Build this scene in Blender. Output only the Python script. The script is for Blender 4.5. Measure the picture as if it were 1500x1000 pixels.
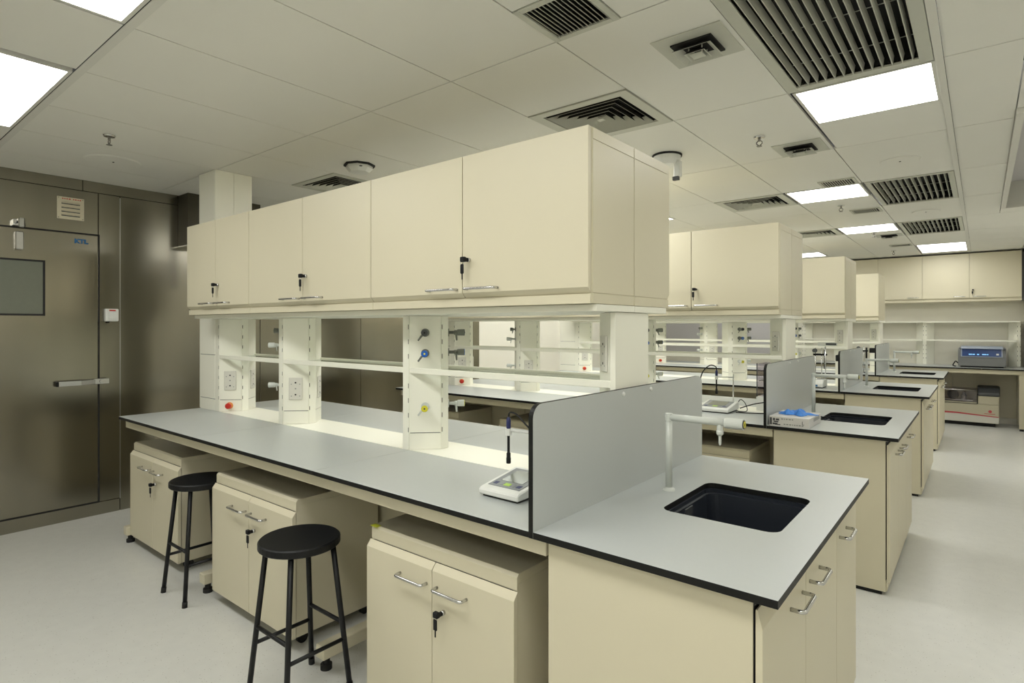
import bpy, bmesh, math, random
from mathutils import Vector, Matrix
random.seed(7)
PI = math.pi
for o in list(bpy.data.objects): bpy.data.objects.remove(o)
SC = bpy.context.scene
COL = SC.collection

# ------------------------------------------------------------------ camera, world, exposure
cam_d = bpy.data.cameras.new('camera'); cam = bpy.data.objects.new('camera', cam_d); COL.objects.link(cam)
cam_d.sensor_width = 36.0; cam_d.lens = 848.0 * 36 / 1500; cam_d.shift_y = -(500 - 478.13) / 1500
cam_d.clip_start = 0.02; cam_d.clip_end = 60
cam.location = (0, 0, 1.53); cam.rotation_euler = (PI / 2, 0, 0.6816)
SC.camera = cam
W = bpy.data.worlds.new('world'); SC.world = W; W.use_nodes = True
W.node_tree.nodes['Background'].inputs[0].default_value = (0.8, 0.85, 0.9, 1)
W.node_tree.nodes['Background'].inputs[1].default_value = 0.05
SC.view_settings.view_transform = 'Standard'; SC.view_settings.look = 'None'
SC.view_settings.gamma = 1.0; SC.view_settings.use_curve_mapping = False
SC.view_settings.exposure = 0.0
LAMP = 10.4           # radiance of the ceiling panels
LAMP_COL = (1.0, 1.0, 0.965)

# ------------------------------------------------------------------ materials
def srgb(r, g, b):
    f = lambda c: (c / 255 / 12.92) if c / 255 <= 0.04045 else ((c / 255 + 0.055) / 1.055) ** 2.4
    return (f(r), f(g), f(b), 1)
MATS = {}
def mat(name, col, rough=0.5, metal=0.0, noise=0.0, nscale=30, bump=0.0, spec=0.5, emit=0.0, coat=0.0, stretch=None, aniso=0.0):
    m = bpy.data.materials.new(name); m.use_nodes = True; nt = m.node_tree; b = nt.nodes['Principled BSDF']
    b.inputs['Base Color'].default_value = col; b.inputs['Roughness'].default_value = rough
    b.inputs['Metallic'].default_value = metal; b.inputs['Specular IOR Level'].default_value = spec
    if coat: b.inputs['Coat Weight'].default_value = coat
    if emit:
        b.inputs['Emission Color'].default_value = col; b.inputs['Emission Strength'].default_value = emit
    if noise or bump:
        tc = nt.nodes.new('ShaderNodeTexCoord'); n = nt.nodes.new('ShaderNodeTexNoise'); n.inputs['Scale'].default_value = nscale
        n.inputs['Detail'].default_value = 4
        mp = nt.nodes.new('ShaderNodeMapping'); nt.links.new(tc.outputs['Object'], mp.inputs[0])
        if stretch: mp.inputs['Scale'].default_value = stretch
        nt.links.new(mp.outputs[0], n.inputs[0])
        if noise:
            mx = nt.nodes.new('ShaderNodeMix'); mx.data_type = 'RGBA'
            c2 = tuple(max(0, c * (1 - noise)) for c in col[:3]) + (1,); c1 = tuple(min(1, c * (1 + noise * .5)) for c in col[:3]) + (1,)
            mx.inputs[6].default_value = c2; mx.inputs[7].default_value = c1
            nt.links.new(n.outputs['Fac'], mx.inputs[0]); nt.links.new(mx.outputs[2], b.inputs['Base Color'])
        if bump:
            bp = nt.nodes.new('ShaderNodeBump'); bp.inputs['Strength'].default_value = bump; bp.inputs['Distance'].default_value = 0.002
            nt.links.new(n.outputs['Fac'], bp.inputs['Height']); nt.links.new(bp.outputs[0], b.inputs['Normal'])
    MATS[name] = m; return m
mat('cream', srgb(214, 207, 182), .42, noise=.02, nscale=3)
mat('rack_cream', srgb(243, 242, 228), .40, noise=.02, nscale=3)
mat('worktop_grey', srgb(182, 186, 184), .33, noise=.03, nscale=120)
mat('edge_black', srgb(17, 18, 17), .5, spec=.3, noise=.15, nscale=60)
mat('steel', (0.33, 0.31, 0.255, 1), .21, 1.0, noise=.10, nscale=9, stretch=(1, 1, .05))
mat('bronze', srgb(74, 70, 58), .4, .6, noise=.05)
mat('chrome', (0.62, 0.62, 0.62, 1), .22, 1.0, noise=.03)
mat('dark_chrome', (.22, .21, .19, 1), .3, 1.0, noise=.05)
mat('black', srgb(15, 16, 18), .5, spec=.3, noise=.1, nscale=40)
mat('black_metal', srgb(18, 19, 21), .45, spec=.35, noise=.1, nscale=30)
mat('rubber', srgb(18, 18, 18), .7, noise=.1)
mat('white_plastic', srgb(224, 225, 220), .38, noise=.02)
mat('grey_plastic', srgb(140, 143, 138), .42, noise=.03)
mat('tap_white', srgb(206, 210, 204), .35, noise=.02)
mat('tap_grey', srgb(118, 121, 112), .4, noise=.03)
mat('dark_grey', srgb(70, 72, 74), .45, noise=.05)
mat('sink_black', srgb(36, 40, 48), .35, noise=.08, nscale=80)
mat('tile', srgb(232, 231, 224), .6, noise=.02, nscale=4)
mat('ceil_metal', srgb(220, 219, 212), .5, noise=.02)
mat('louvre', srgb(196, 197, 186), .5, noise=.03)
mat('duct_and_shade_black', srgb(26, 26, 24), .8, noise=.1)  # duct interiors, and painted shade on the diffuser blades
mat('white_wall', srgb(232, 229, 216), .6, noise=.02, nscale=2)
mat('grey_wall', srgb(204, 202, 204), .6, noise=.03)
mat('red', srgb(190, 40, 26), .4, noise=.05)
mat('orange', srgb(222, 140, 60), .45, noise=.05)
mat('blue', srgb(24, 96, 190), .4, noise=.05)
mat('yellow', srgb(214, 206, 50), .4, noise=.05)
mat('glove_blue', srgb(70, 140, 228), .5, noise=.12, nscale=60)
mat('logo_blue', srgb(30, 98, 150), .4, noise=.03)
mat('lcd', srgb(112, 116, 104), .2, noise=.05)
mat('panel_grey', srgb(132, 136, 138), .4, noise=.03)
mat('lime', srgb(176, 214, 70), .4, noise=.03)
mat('navy', srgb(34, 40, 92), .4, noise=.05)
mat('brass', (0.65, 0.55, 0.30, 1), .3, 1.0, noise=.04)
mat('sticker', srgb(208, 214, 60), .5, noise=.03)
mat('shaker_grey', srgb(112, 114, 114), .45, noise=.03)
mat('shaker_rim', srgb(152, 162, 178), .4, noise=.03)
mat('screen_blue', srgb(30, 62, 120), .3, noise=.05)
mat('screen_text', srgb(130, 190, 240), .4, emit=.5)
mat('beige', srgb(196, 190, 166), .45, noise=.03)
mat('off_white', srgb(216, 214, 204), .45, noise=.02)
mat('maroon', srgb(190, 70, 78), .45, noise=.03)
mat('cardboard', srgb(208, 206, 202), .6, noise=.05, nscale=20)
mat('lav_film', srgb(150, 140, 146), .3, noise=.08)
mat('lamp', LAMP_COL + (1,), .5, emit=LAMP); mat('lamp_dim', LAMP_COL + (1,), .5, emit=LAMP * .6)
# floor: pale speckled vinyl
m = mat('floor_vinyl', srgb(196, 197, 190), .30); nt = m.node_tree; b = nt.nodes['Principled BSDF']
tc = nt.nodes.new('ShaderNodeTexCoord'); v = nt.nodes.new('ShaderNodeTexVoronoi'); v.inputs['Scale'].default_value = 55
nt.links.new(tc.outputs['Object'], v.inputs['Vector'])
rp = nt.nodes.new('ShaderNodeValToRGB'); rp.color_ramp.elements[0].position = 0.07; rp.color_ramp.elements[0].color = srgb(160, 157, 146)
rp.color_ramp.elements[1].position = 0.13; rp.color_ramp.elements[1].color = srgb(214, 214, 208)
nt.links.new(v.outputs['Distance'], rp.inputs[0])
n2 = nt.nodes.new('ShaderNodeTexNoise'); n2.inputs['Scale'].default_value = 14; n2.inputs['Detail'].default_value = 6; nt.links.new(tc.outputs['Object'], n2.inputs[0])
mx = nt.nodes.new('ShaderNodeMix'); mx.data_type = 'RGBA'; mx.blend_type = 'MULTIPLY'; mx.inputs[0].default_value = .12
nt.links.new(rp.outputs[0], mx.inputs[6]); nt.links.new(n2.outputs['Fac'], mx.inputs[7]); nt.links.new(mx.outputs[2], b.inputs['Base Color'])
# glass: transparent with fresnel reflection
def glass(name, tint, refl=.75):
    m = bpy.data.materials.new(name); m.use_nodes = True; nt = m.node_tree; nt.nodes.clear()
    out = nt.nodes.new('ShaderNodeOutputMaterial'); mixn = nt.nodes.new('ShaderNodeMixShader'); fr = nt.nodes.new('ShaderNodeLayerWeight'); pw = nt.nodes.new('ShaderNodeMath'); pw.operation = 'POWER'; pw.inputs[1].default_value = 4.0; ml = nt.nodes.new('ShaderNodeMath'); ml.operation = 'MULTIPLY_ADD'; ml.inputs[1].default_value = refl; ml.inputs[2].default_value = .045
    tr = nt.nodes.new('ShaderNodeBsdfTransparent'); gl = nt.nodes.new('ShaderNodeBsdfGlossy'); gl.inputs['Roughness'].default_value = .02
    tr.inputs[0].default_value = tint; fr.inputs[0].default_value = .5
    nt.links.new(fr.outputs['Facing'], pw.inputs[0]); nt.links.new(pw.outputs[0], ml.inputs[0]); nt.links.new(ml.outputs[0], mixn.inputs[0]); nt.links.new(tr.outputs[0], mixn.inputs[1]); nt.links.new(gl.outputs[0], mixn.inputs[2]); nt.links.new(mixn.outputs[0], out.inputs[0])
    MATS[name] = m
glass('shelf_glass', (0.96, 0.985, 0.965, 1)); glass('window_glass', (0.62, 0.68, 0.62, 1)); glass('acrylic', (0.86, 0.84, 0.86, 1), .2)

# ------------------------------------------------------------------ mesh builder
class G:
    def __init__(s): s.bm = bmesh.new()
    def _new(s, f0, mi):
        s.bm.faces.ensure_lookup_table()
        for i in range(f0, len(s.bm.faces)): s.bm.faces[i].material_index = mi
    def box(s, x0, x1, y0, y1, z0, z1, bev=0, seg=1, mi=0):
        bm = s.bm; f0 = len(bm.faces)
        vs = [bm.verts.new((x, y, z)) for x in (x0, x1) for y in (y0, y1) for z in (z0, z1)]
        fs = [bm.faces.new([vs[i] for i in q]) for q in ((0, 1, 3, 2), (4, 6, 7, 5), (0, 4, 5, 1), (2, 3, 7, 6), (0, 2, 6, 4), (1, 5, 7, 3))]
        if bev:
            es = list({e for f in fs for e in f.edges})
            bmesh.ops.bevel(bm, geom=es, offset=bev, segments=seg, affect='EDGES', profile=.5)
        s._new(f0, mi); return s
    def prism(s, pts, a0, a1, axis='z', mi=0, bev=0):
        # pts: closed 2d outline; axis z -> (x,y), x -> (y,z), y -> (x,z)
        bm = s.bm; f0 = len(bm.faces)
        def mk(p, a):
            return {'z': (p[0], p[1], a), 'x': (a, p[0], p[1]), 'y': (p[0], a, p[1])}[axis]
        A = [bm.verts.new(mk(p, a0)) for p in pts]; B = [bm.verts.new(mk(p, a1)) for p in pts]; n = len(pts)
        fs = [bm.faces.new(A[::-1]), bm.faces.new(B)]
        for i in range(n): fs.append(bm.faces.new((A[i], A[(i + 1) % n], B[(i + 1) % n], B[i])))
        if bev:
            bmesh.ops.bevel(bm, geom=list({e for f in fs for e in f.edges}), offset=bev, segments=1, affect='EDGES')
        s._new(f0, mi); return s
    def cyl(s, p0, p1, r0, r1=None, seg=12, mi=0, cap=True):
        return s.sweep([p0, p1], [r0, r0 if r1 is None else r1], seg, mi, cap)
    def sweep(s, path, r, seg=8, mi=0, cap=True):
        bm = s.bm; f0 = len(bm.faces); P = [Vector(p) for p in path]; n = len(P)
        rs = r if isinstance(r, (list, tuple)) else [r] * n
        T = []
        for i in range(n):
            t = (P[min(i + 1, n - 1)] - P[max(i - 1, 0)]); T.append(t.normalized() if t.length > 1e-9 else Vector((0, 0, 1)))
        u = T[0].orthogonal().normalized(); rings = []
        for i in range(n):
            u = (u - T[i] * u.dot(T[i])); u = u.normalized() if u.length > 1e-6 else T[i].orthogonal().normalized()
            w = T[i].cross(u)
            rings.append([bm.verts.new(P[i] + (u * math.cos(2 * PI * k / seg) + w * math.sin(2 * PI * k / seg)) * rs[i]) for k in range(seg)])
        for i in range(n - 1):
            for k in range(seg):
                f = bm.faces.new((rings[i][k], rings[i][(k + 1) % seg], rings[i + 1][(k + 1) % seg], rings[i + 1][k])); f.smooth = True
        if cap: bm.faces.new(rings[0][::-1]); bm.faces.new(rings[-1])
        s._new(f0, mi); return s
    def lathe(s, prof, c, axis=(0, 0, 1), seg=24, mi=0):
        ax = Vector(axis).normalized(); c = Vector(c)
        # profile is (radius, height) list, swept with hard path
        bm = s.bm; f0 = len(bm.faces); u = ax.orthogonal().normalized(); w = ax.cross(u); rings = []
        for (r, h) in prof:
            if r < 1e-6: rings.append([bm.verts.new(c + ax * h)])
            else: rings.append([bm.verts.new(c + ax * h + (u * math.cos(2 * PI * k / seg) + w * math.sin(2 * PI * k / seg)) * r) for k in range(seg)])
        for a, b in zip(rings, rings[1:]):
            for k in range(seg):
                if len(a) == 1 and len(b) == 1: continue
                if len(a) == 1: f = bm.faces.new((a[0], b[k], b[(k + 1) % seg]))
                elif len(b) == 1: f = bm.faces.new((a[k], b[0], a[(k + 1) % seg]))
                else: f = bm.faces.new((a[k], a[(k + 1) % seg], b[(k + 1) % seg], b[k]))
        s._new(f0, mi); return s
    def xf(s, M):
        s.bm.transform(M); return s
    def flat(s, fn):   # material by face normal
        bmesh.ops.recalc_face_normals(s.bm, faces=s.bm.faces[:]); s.bm.normal_update()
        for f in s.bm.faces: f.material_index = fn(f.normal)
        return s
LOC = {}
def root_loc(o):
    while o.parent: o = o.parent
    return LOC.get(o.name, Vector((0, 0, 0)))
def props(o, label=None, cat=None, group=None, kind=None):
    if label: o['label'] = label
    if cat: o['category'] = cat
    if group: o['group'] = group
    if kind: o['kind'] = kind
    return o
def mesh_of(name, g, mats, shift):
    bm = g.bm
    bmesh.ops.recalc_face_normals(bm, faces=bm.faces[:])
    if shift is not None: bm.transform(Matrix.Translation(-Vector(shift)))
    me = bpy.data.meshes.new(name); bm.to_mesh(me); bm.free()
    for m in (mats if isinstance(mats, (list, tuple)) else [mats]): me.materials.append(MATS[m])
    return me
def part(name, g, mats, parent, label=None):
    me = mesh_of(name, g, mats, root_loc(parent)); o = bpy.data.objects.new(name, me); COL.objects.link(o); o.parent = parent
    if label: o['label'] = label
    return o
def inst(name, me, parent, rel=(0, 0, 0), rotz=0):
    # shares mesh data; rel is world position of the mesh's own origin
    o = bpy.data.objects.new(name, me); COL.objects.link(o); o.parent = parent
    o.location = Vector(rel) - root_loc(parent); o.rotation_euler = (0, 0, rotz); return o
def thing(name, label, cat, loc=(0, 0, 0), group=None, kind=None):
    o = bpy.data.objects.new(name, None); COL.objects.link(o); o.location = loc; o.empty_display_size = .05
    LOC[o.name] = Vector(loc); props(o, label, cat, group, kind); return o
def single(name, g, mats, label, cat, loc=(0, 0, 0), group=None, kind=None):
    me = mesh_of(name, g, mats, loc); o = bpy.data.objects.new(name, me); COL.objects.link(o); o.location = loc
    LOC[o.name] = Vector(loc); props(o, label, cat, group, kind); return o
def struct(name, g, mats, loc=(0, 0, 0), label=None):
    o = single(name, g, mats, label, None, loc, None, 'structure'); return o
def copy_tree(o, parent=None):
    c = o.copy(); COL.objects.link(c); c.parent = parent
    for ch in list(o.children): copy_tree(ch, c)
    return c
def dup(root, loc, rotz=0.0, label=None):
    c = copy_tree(root); c.location = loc; c.rotation_euler = (0, 0, rotz); LOC[c.name] = Vector(loc)
    if label: c['label'] = label
    return c
def text_mesh(txt, size, depth, M, bold=0.0):
    cu = bpy.data.curves.new('lettering', 'FONT'); cu.body = txt; cu.size = size; cu.extrude = depth; cu.resolution_u = 2; cu.offset = bold
    t = bpy.data.objects.new('lettering', cu); COL.objects.link(t); bpy.context.view_layer.update()
    me = bpy.data.meshes.new_from_object(t.evaluated_get(bpy.context.evaluated_depsgraph_get()))
    bpy.data.objects.remove(t); g = G(); g.bm.from_mesh(me); bpy.data.meshes.remove(me); g.xf(M); return g
def bow_path(a, b, out, r=.012, n=4):
    # pull handle: foot a, foot b, standing out by vector out, rounded corners
    a, b, out = Vector(a), Vector(b), Vector(out); d = (b - a).normalized(); o = out.normalized(); L = out.length
    pts = [a, a + o * (L - r)]
    for k in range(1, n + 1):
        t = k / n * PI / 2; pts.append(a + o * (L - r + r * math.sin(t)) + d * (r - r * math.cos(t)))
    for k in range(0, n + 1):
        t = k / n * PI / 2; pts.append(b - d * (r - r * math.sin(t)) + o * (L - r + r * math.cos(t)))
    pts.append(b); return pts

# ------------------------------------------------------------------ layout
ZC = 2.70; XWL = -5.58; XWR = 1.40; YB0 = -1.70; YW = 11.95
XL, XP, XR, YF, YB, WZ, PITCH = -4.667, -1.06, -0.36, 1.405, 2.773, 0.905, 2.454
YM = (YF + YB) / 2; YS0, YS1 = 1.950, 2.228
BN = ['nearest island bench', 'second island bench', 'third island bench', 'farthest island bench']

# ------------------------------------------------------------------ room shell
struct('floor', G().box(XWL - .1, XWR + .1, YB0 - .1, YW + .1, -.1, 0), 'floor_vinyl')
struct('wall_right', G().box(XWR, XWR + .1, YB0, YW, 0, 3.0), 'white_wall')
struct('wall_near', G().box(XWL, XWR, YB0 - .1, YB0, 0, 3.0), 'white_wall')
wf = struct('wall_far', G().box(XWL, XWR, YW, YW + .1, 0, 3.0), 'white_wall')
struct('wall_pier', G().box(.505, XWR, 10.6, YW, 0, ZC), 'white_wall')
part('cladding_panel', G().box(XWL + .02, -2.95, YW - .03, YW, 1.0, 2.69), 'grey_wall', wf, 'grey lavender cladding on the far wall')
wl = struct('wall_left', G().box(XWL - .1, XWL - .012, YB0, YW, 0, 3.0), 'duct_and_shade_black')
# steel cladding panels of the cold room, white board beyond
for (a, b, z0, z1) in [(YB0, -.02, .0, 2.612), (-.02, 1.688, 0, .10), (1.54, 1.688, .104, 2.612), (-.02, 1.535, 2.275, 2.612), (1.692, 2.895, .0, 2.612), (2.9, 4.1, 0, 2.612), (4.104, 5.3, 0, 2.612), (5.304, 6.0, 0, 2.612)]:
    part('steel_panel', G().box(XWL - .011, XWL, a, b, z0, z1, .0015), 'steel', wl)
for (a, b) in [(YB0, 1.43), (1.434, 3.6), (3.604, 6.0)]:
    part('steel_header', G().box(XWL - .011, XWL - .001, a, b, 2.616, ZC + .05, .001), 'steel', wl)
part('seam_strip', G().box(XWL - .002, XWL + .0015, 1.686, 1.694, .1, 2.6), 'chrome', wl)
part('frame_strip', G().box(XWL - .011, XWL + .03, 5.98, 6.10, 0, ZC), 'steel', wl)
part('wall_board', G().box(XWL - .011, XWL, 6.10, YW, 0, ZC + .05), 'white_wall', wl)

# cold room door
D = struct('door_1', G().box(XWL - .02, XWL + .028, .02, 1.527, .118, 2.262, .003), 'steel', (XWL, .8, .1), 'stainless steel cold room door with a small window')
g = G()
g.box(XWL - .011, XWL + .018, .008, 1.541, 2.262, 2.275); g.box(XWL - .011, XWL + .018, .008, 1.541, .104, .118)
g.box(XWL - .011, XWL + .018, 1.527, 1.541, .118, 2.262); g.box(XWL - .011, XWL + .018, .006, .02, .118, 2.262)
part('door_gasket', g, 'rubber', D)
g = G(); x0, x1 = XWL + .0282, XWL + .033
for (a, b, c, d) in [(.50, 1.186, 2.020, 2.034), (.50, 1.186, 1.612, 1.626), (1.172, 1.186, 1.626, 2.020), (.50, .514, 1.626, 2.020)]: g.box(x0, x1, a, b, c, d)
part('window_gasket', g, 'rubber', D)
pn = part('window_pane', G().box(XWL + .0282, XWL + .030, .514, 1.172, 1.626, 2.020), 'lcd', D, 'grey green window pane of the cold room')
# lever handle
h = part('door_handle', G().box(XWL + .03, XWL + .075, 1.245, 1.262, 1.066, 1.104, .002), 'edge_black', D)
g = G(); g.prism([(XWL + .07, 1.255), (XWL + .085, 1.26), (XWL + .092, 1.40), (XWL + .06, 1.50), (XWL + .045, 1.50), (XWL + .075, 1.40)], 1.068, 1.106, 'z', bev=.002)
part('lever', g, 'chrome', h)
g = G(); g.box(XWL + .028, XWL + .055, 1.49, 1.60, 1.066, 1.110, .003); g.cyl((XWL + .05, 1.545, 1.088), (XWL + .066, 1.545, 1.088), .015, seg=14)
part('latch_keeper', g, 'chrome', h)
# hinge closer at the door top
hg = part('door_closer', G().box(XWL + .028, XWL + .06, 1.005, 1.055, 2.10, 2.235, .006), 'chrome', D)
g = G(); g.box(XWL, XWL + .055, .995, 1.015, 2.275, 2.325, .004); g.box(XWL, XWL + .075, 1.02, 1.06, 2.265, 2.335, .008); g.cyl((XWL + .05, 1.0, 2.285), (XWL + .05, 1.065, 2.285), .012)
part('closer_bracket', g, 'chrome', hg)
# logo lettering KTL on the door
lm = text_mesh('KTL', .045, .001, Matrix.Translation((XWL + .0295, 1.370, 2.190)) @ Matrix.Rotation(PI / 2, 4, 'Z') @ Matrix.Rotation(PI / 2, 4, 'X') @ Matrix.Diagonal((1.12, 1, 1, 1)), .0028)
part('logo', lm, 'logo_blue', D, 'blue lettering KTL')
# switch on the frame
S_ = thing('wall_switch', 'white rocker switch with a red indicator beside the steel door', 'switch', (XWL, 1.62, 1.565))
part('switch_box', G().box(XWL, XWL + .045, 1.572, 1.668, 1.572, 1.676, .008, 2), 'white_plastic', S_)
part('rocker', G().box(XWL + .044, XWL + .050, 1.595, 1.650, 1.592, 1.652, .002), 'white_plastic', S_)
part('indicator', G().box(XWL + .044, XWL + .048, 1.60, 1.645, 1.657, 1.667), 'red', S_)
part('cable_gland', G().cyl((XWL + .02, 1.60, 1.572), (XWL + .02, 1.60, 1.560), .008), 'rubber', S_)
# louvred vent cover on the steel wall
V_ = thing('vent_cover', 'cream louvred vent plate with red heading above the steel door', 'vent', (XWL, 1.352, 2.372))
part('plate', G().box(XWL, XWL + .006, 1.264, 1.440, 2.372, 2.546, .002), 'cream', V_)
for k in range(4):
    z = 2.402 + k * .031
    part('louvre', G().prism([(XWL + .006, z), (XWL + .018, z), (XWL + .006, z + .016)], 1.292, 1.412, 'y'), 'cream', V_) if False else part('louvre', G().prism([(XWL + .006, z + .018), (XWL + .016, z + .002), (XWL + .006, z)], 1.292, 1.412, 'y'), 'cream', V_)
    part('louvre_gap', G().box(XWL + .006, XWL + .0068, 1.292, 1.412, z - .006, z), 'dark_grey', V_)
g = G(); yy = 1.296
for w_ in (.012, .010, .012, .016, 0, .010, .014, .010, .012):
    if w_: g.box(XWL + .006, XWL + .0065, yy, yy + w_ * .8, 2.528, 2.536)
    yy += w_ + .003 if w_ else .008
part('heading', g, 'red', V_)
for (a, b) in ((1.274, 2.382), (1.430, 2.382), (1.274, 2.536), (1.430, 2.536)): part('screw', G().cyl((XWL + .006, a, b), (XWL + .0085, a, b), .003, seg=8), 'dark_grey', V_)
# dark housing under the ceiling in the corner and steel channel
H_ = thing('door_track_housing', 'dark metal housing under the ceiling in the steel wall corner', 'housing', (XWL, 2.3, 2.24))
part('housing_box', G().box(XWL, -5.385, 2.14, 2.80, 2.245, ZC, .004), 'bronze', H_)
part('bottom_lip', G().box(XWL + .005, -5.375, 2.135, 2.80, 2.236, 2.245), 'chrome', H_)
Q = thing('steel_channel', 'bright slotted steel channel hanging beside the cream service shaft', 'channel', (-5.0, 2.34, 0.0))
part('channel_web', G().box(-5.045, -4.985, 2.33, 2.335, 1.9, ZC, .001), 'chrome', Q)
part('flange', G().box(-5.045, -5.041, 2.30, 2.33, 1.9, ZC), 'chrome', Q); part('flange', G().box(-4.989, -4.985, 2.30, 2.33, 1.9, ZC), 'chrome', Q)
for z in (2.46, 2.53): part('slot', G().box(-5.002, -4.994, 2.3285, 2.3302, z, z + .03), 'black', Q)

# ------------------------------------------------------------------ ceiling
ce = struct('ceiling', G().box(XWL, XWR, YB0, YW, 2.95, 3.0), 'duct_and_shade_black', (0, 0, 2.95))
XS = [XWL, -5.06, -4.43, -3.83, -3.20, -2.585, -1.97, -1.36, -.755, -.145, .47, 1.085, XWR]
YS = [YB0, -1.50, -.95, .215, .815, 1.965, 3.135, 4.295, 5.45, 6.62, 7.79, 8.95, 10.12, 11.29, YW]
TM = {}
def tile(x0, x1, y0, y1):
    gp = .0030; k = (round(x1 - x0, 4), round(y1 - y0, 4))
    if k not in TM:
        TM[k] = mesh_of('ceiling_tile', G().box(-k[0] / 2 + gp, k[0] / 2 - gp, -k[1] / 2 + gp, k[1] / 2 - gp, 0, .014), 'tile', None)
    inst('ceiling_tile', TM[k], ce, ((x0 + x1) / 2, (y0 + y1) / 2, ZC))
def lamp(x0, x1, y0, y1, label, grp='ceiling light panels', lm='lamp'):
    t = thing('ceiling_light', label, 'light', ((x0 + x1) / 2, (y0 + y1) / 2, ZC), grp); e = .018
    g = G(); z0, z1 = ZC - .004, ZC + .03
    g.box(x0 + .003, x0 + e, y0 + .003, y1 - .003, z0, z1); g.box(x1 - e, x1 - .003, y0 + .003, y1 - .003, z0, z1)
    g.box(x0 + e, x1 - e, y0 + .003, y0 + e, z0, z1); g.box(x0 + e, x1 - e, y1 - e, y1 - .003, z0, z1)
    part('frame', g, 'ceil_metal', t)
    part('diffuser', G().box(x0 + e, x1 - e, y0 + e, y1 - e, ZC - .002, ZC + .012), lm, t)
SLAT = {}
def louvre_grille(x0, x1, y0, y1, n, label, depth=.16, fr=.04, grp=None, zs=0.0, chord=.040, ang=82, bars=3, cat='grille'):
    # recessed return air grille, slats running along y
    t = thing('air_grille', label, cat, ((x0 + x1) / 2, (y0 + y1) / 2, ZC), grp)
    g = G(); z0, z1 = ZC - .006 - zs, ZC + .014
    g.box(x0 + .002, x0 + fr, y0 + .002, y1 - .002, z0, z1, .002); g.box(x1 - fr, x1 - .002, y0 + .002, y1 - .002, z0, z1, .002)
    g.box(x0 + fr, x1 - fr, y0 + .002, y0 + fr, z0, z1, .002); g.box(x0 + fr, x1 - fr, y1 - fr, y1 - .002, z0, z1, .002)
    part('frame', g, 'louvre', t)
    a0, a1, b0, b1 = x0 + fr, x1 - fr, y0 + fr, y1 - fr; zt = ZC + depth
    g = G()
    g.box(a0 - .004, a0, b0, b1, z1 - .01, zt); g.box(a1, a1 + .004, b0, b1, z1 - .01, zt); g.box(a0, a1, b0 - .004, b0, z1 - .01, zt); g.box(a0, a1, b1, b1 + .004, z1 - .01, zt); g.box(a0, a1, b0, b1, zt, zt + .004)
    part('duct_box', g, 'duct_and_shade_black', t)
    k = (round(b1 - b0, 3), chord, ang)
    if k not in SLAT:
        s = G(); L = k[0]; c_, s_ = math.cos(math.radians(ang)), math.sin(math.radians(ang)); th = chord * .09
        s.prism([(-c_ * chord / 2 - s_ * th / 2, -s_ * chord / 2 + c_ * th / 2), (-c_ * chord / 2 + s_ * th / 2, -s_ * chord / 2 - c_ * th / 2), (c_ * chord / 2 + s_ * th / 2, s_ * chord / 2 - c_ * th / 2), (c_ * chord / 2 - s_ * th / 2, s_ * chord / 2 + c_ * th / 2)], -L / 2, L / 2, 'y')
        SLAT[k] = mesh_of('slat', s, 'louvre', None)
    pitch = (a1 - a0) / n; hz = math.sin(math.radians(ang)) * chord / 2
    for i in range(n): inst('slat', SLAT[k], t, (a0 + pitch * (i + .5), (b0 + b1) / 2, ZC - .004 - zs + hz))
    for j in range(bars):
        y = b0 + (b1 - b0) * (j + .5) / bars
        part('cross_rod', G().cyl((a0, y, ZC + hz * 1.9), (a1, y, ZC + hz * 1.9), .002, seg=6), 'louvre', t)
    return t
def square_diffuser(x0, x1, y0, y1, label, n=5, grp='square ceiling diffusers'):
    t = thing('air_diffuser', label, 'diffuser', ((x0 + x1) / 2, (y0 + y1) / 2, ZC), grp)
    cx, cy = (x0 + x1) / 2, (y0 + y1) / 2; hx, hy = (x1 - x0) / 2 - .003, (y1 - y0) / 2 - .003
    def ring(sa, za, sb, zb, th=.0025):
        g = G(); A = [(-1, -1), (1, -1), (1, 1), (-1, 1)]; q = []
        for (s, z) in ((sa, za), (sb, zb), (sb, zb + th), (sa, za + th)): q.append([g.bm.verts.new((cx + u * hx * s, cy + w * hy * s, z)) for u, w in A])
        for r in range(4):
            a, b = q[r], q[(r + 1) % 4]
            for k in range(4): g.bm.faces.new((a[k], a[(k + 1) % 4], b[(k + 1) % 4], b[k]))
        return g
    part('frame', ring(1.0, ZC - .006, .80, ZC - .004, .012), 'louvre', t)
    part('duct_box', G().box(cx - hx * .86, cx + hx * .86, cy - hy * .86, cy + hy * .86, ZC + .10, ZC + .104).box(cx - hx * .86, cx - hx * .855, cy - hy * .86, cy + hy * .86, ZC + .008, ZC + .10).box(cx + hx * .855, cx + hx * .86, cy - hy * .86, cy + hy * .86, ZC + .008, ZC + .10).box(cx - hx * .86, cx + hx * .86, cy - hy * .86, cy - hy * .855, ZC + .008, ZC + .10).box(cx - hx * .86, cx + hx * .86, cy + hy * .855, cy + hy * .86, ZC + .008, ZC + .10), 'duct_and_shade_black', t)
    for k in range(n):
        s = .74 - k * .135
        part('cone', ring(s, ZC - .008, s - .066, ZC + .026).flat(lambda q: 1 if q.z > .1 else 0), ['louvre', 'duct_and_shade_black'], t)  # upward blade faces painted black as the shade inside the diffuser
    s = .74 - n * .135
    part('centre_plate', G().box(cx - hx * s, cx + hx * s, cy - hy * s, cy + hy * s, ZC - .008, ZC - .005), 'louvre', t)
    return t
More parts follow.
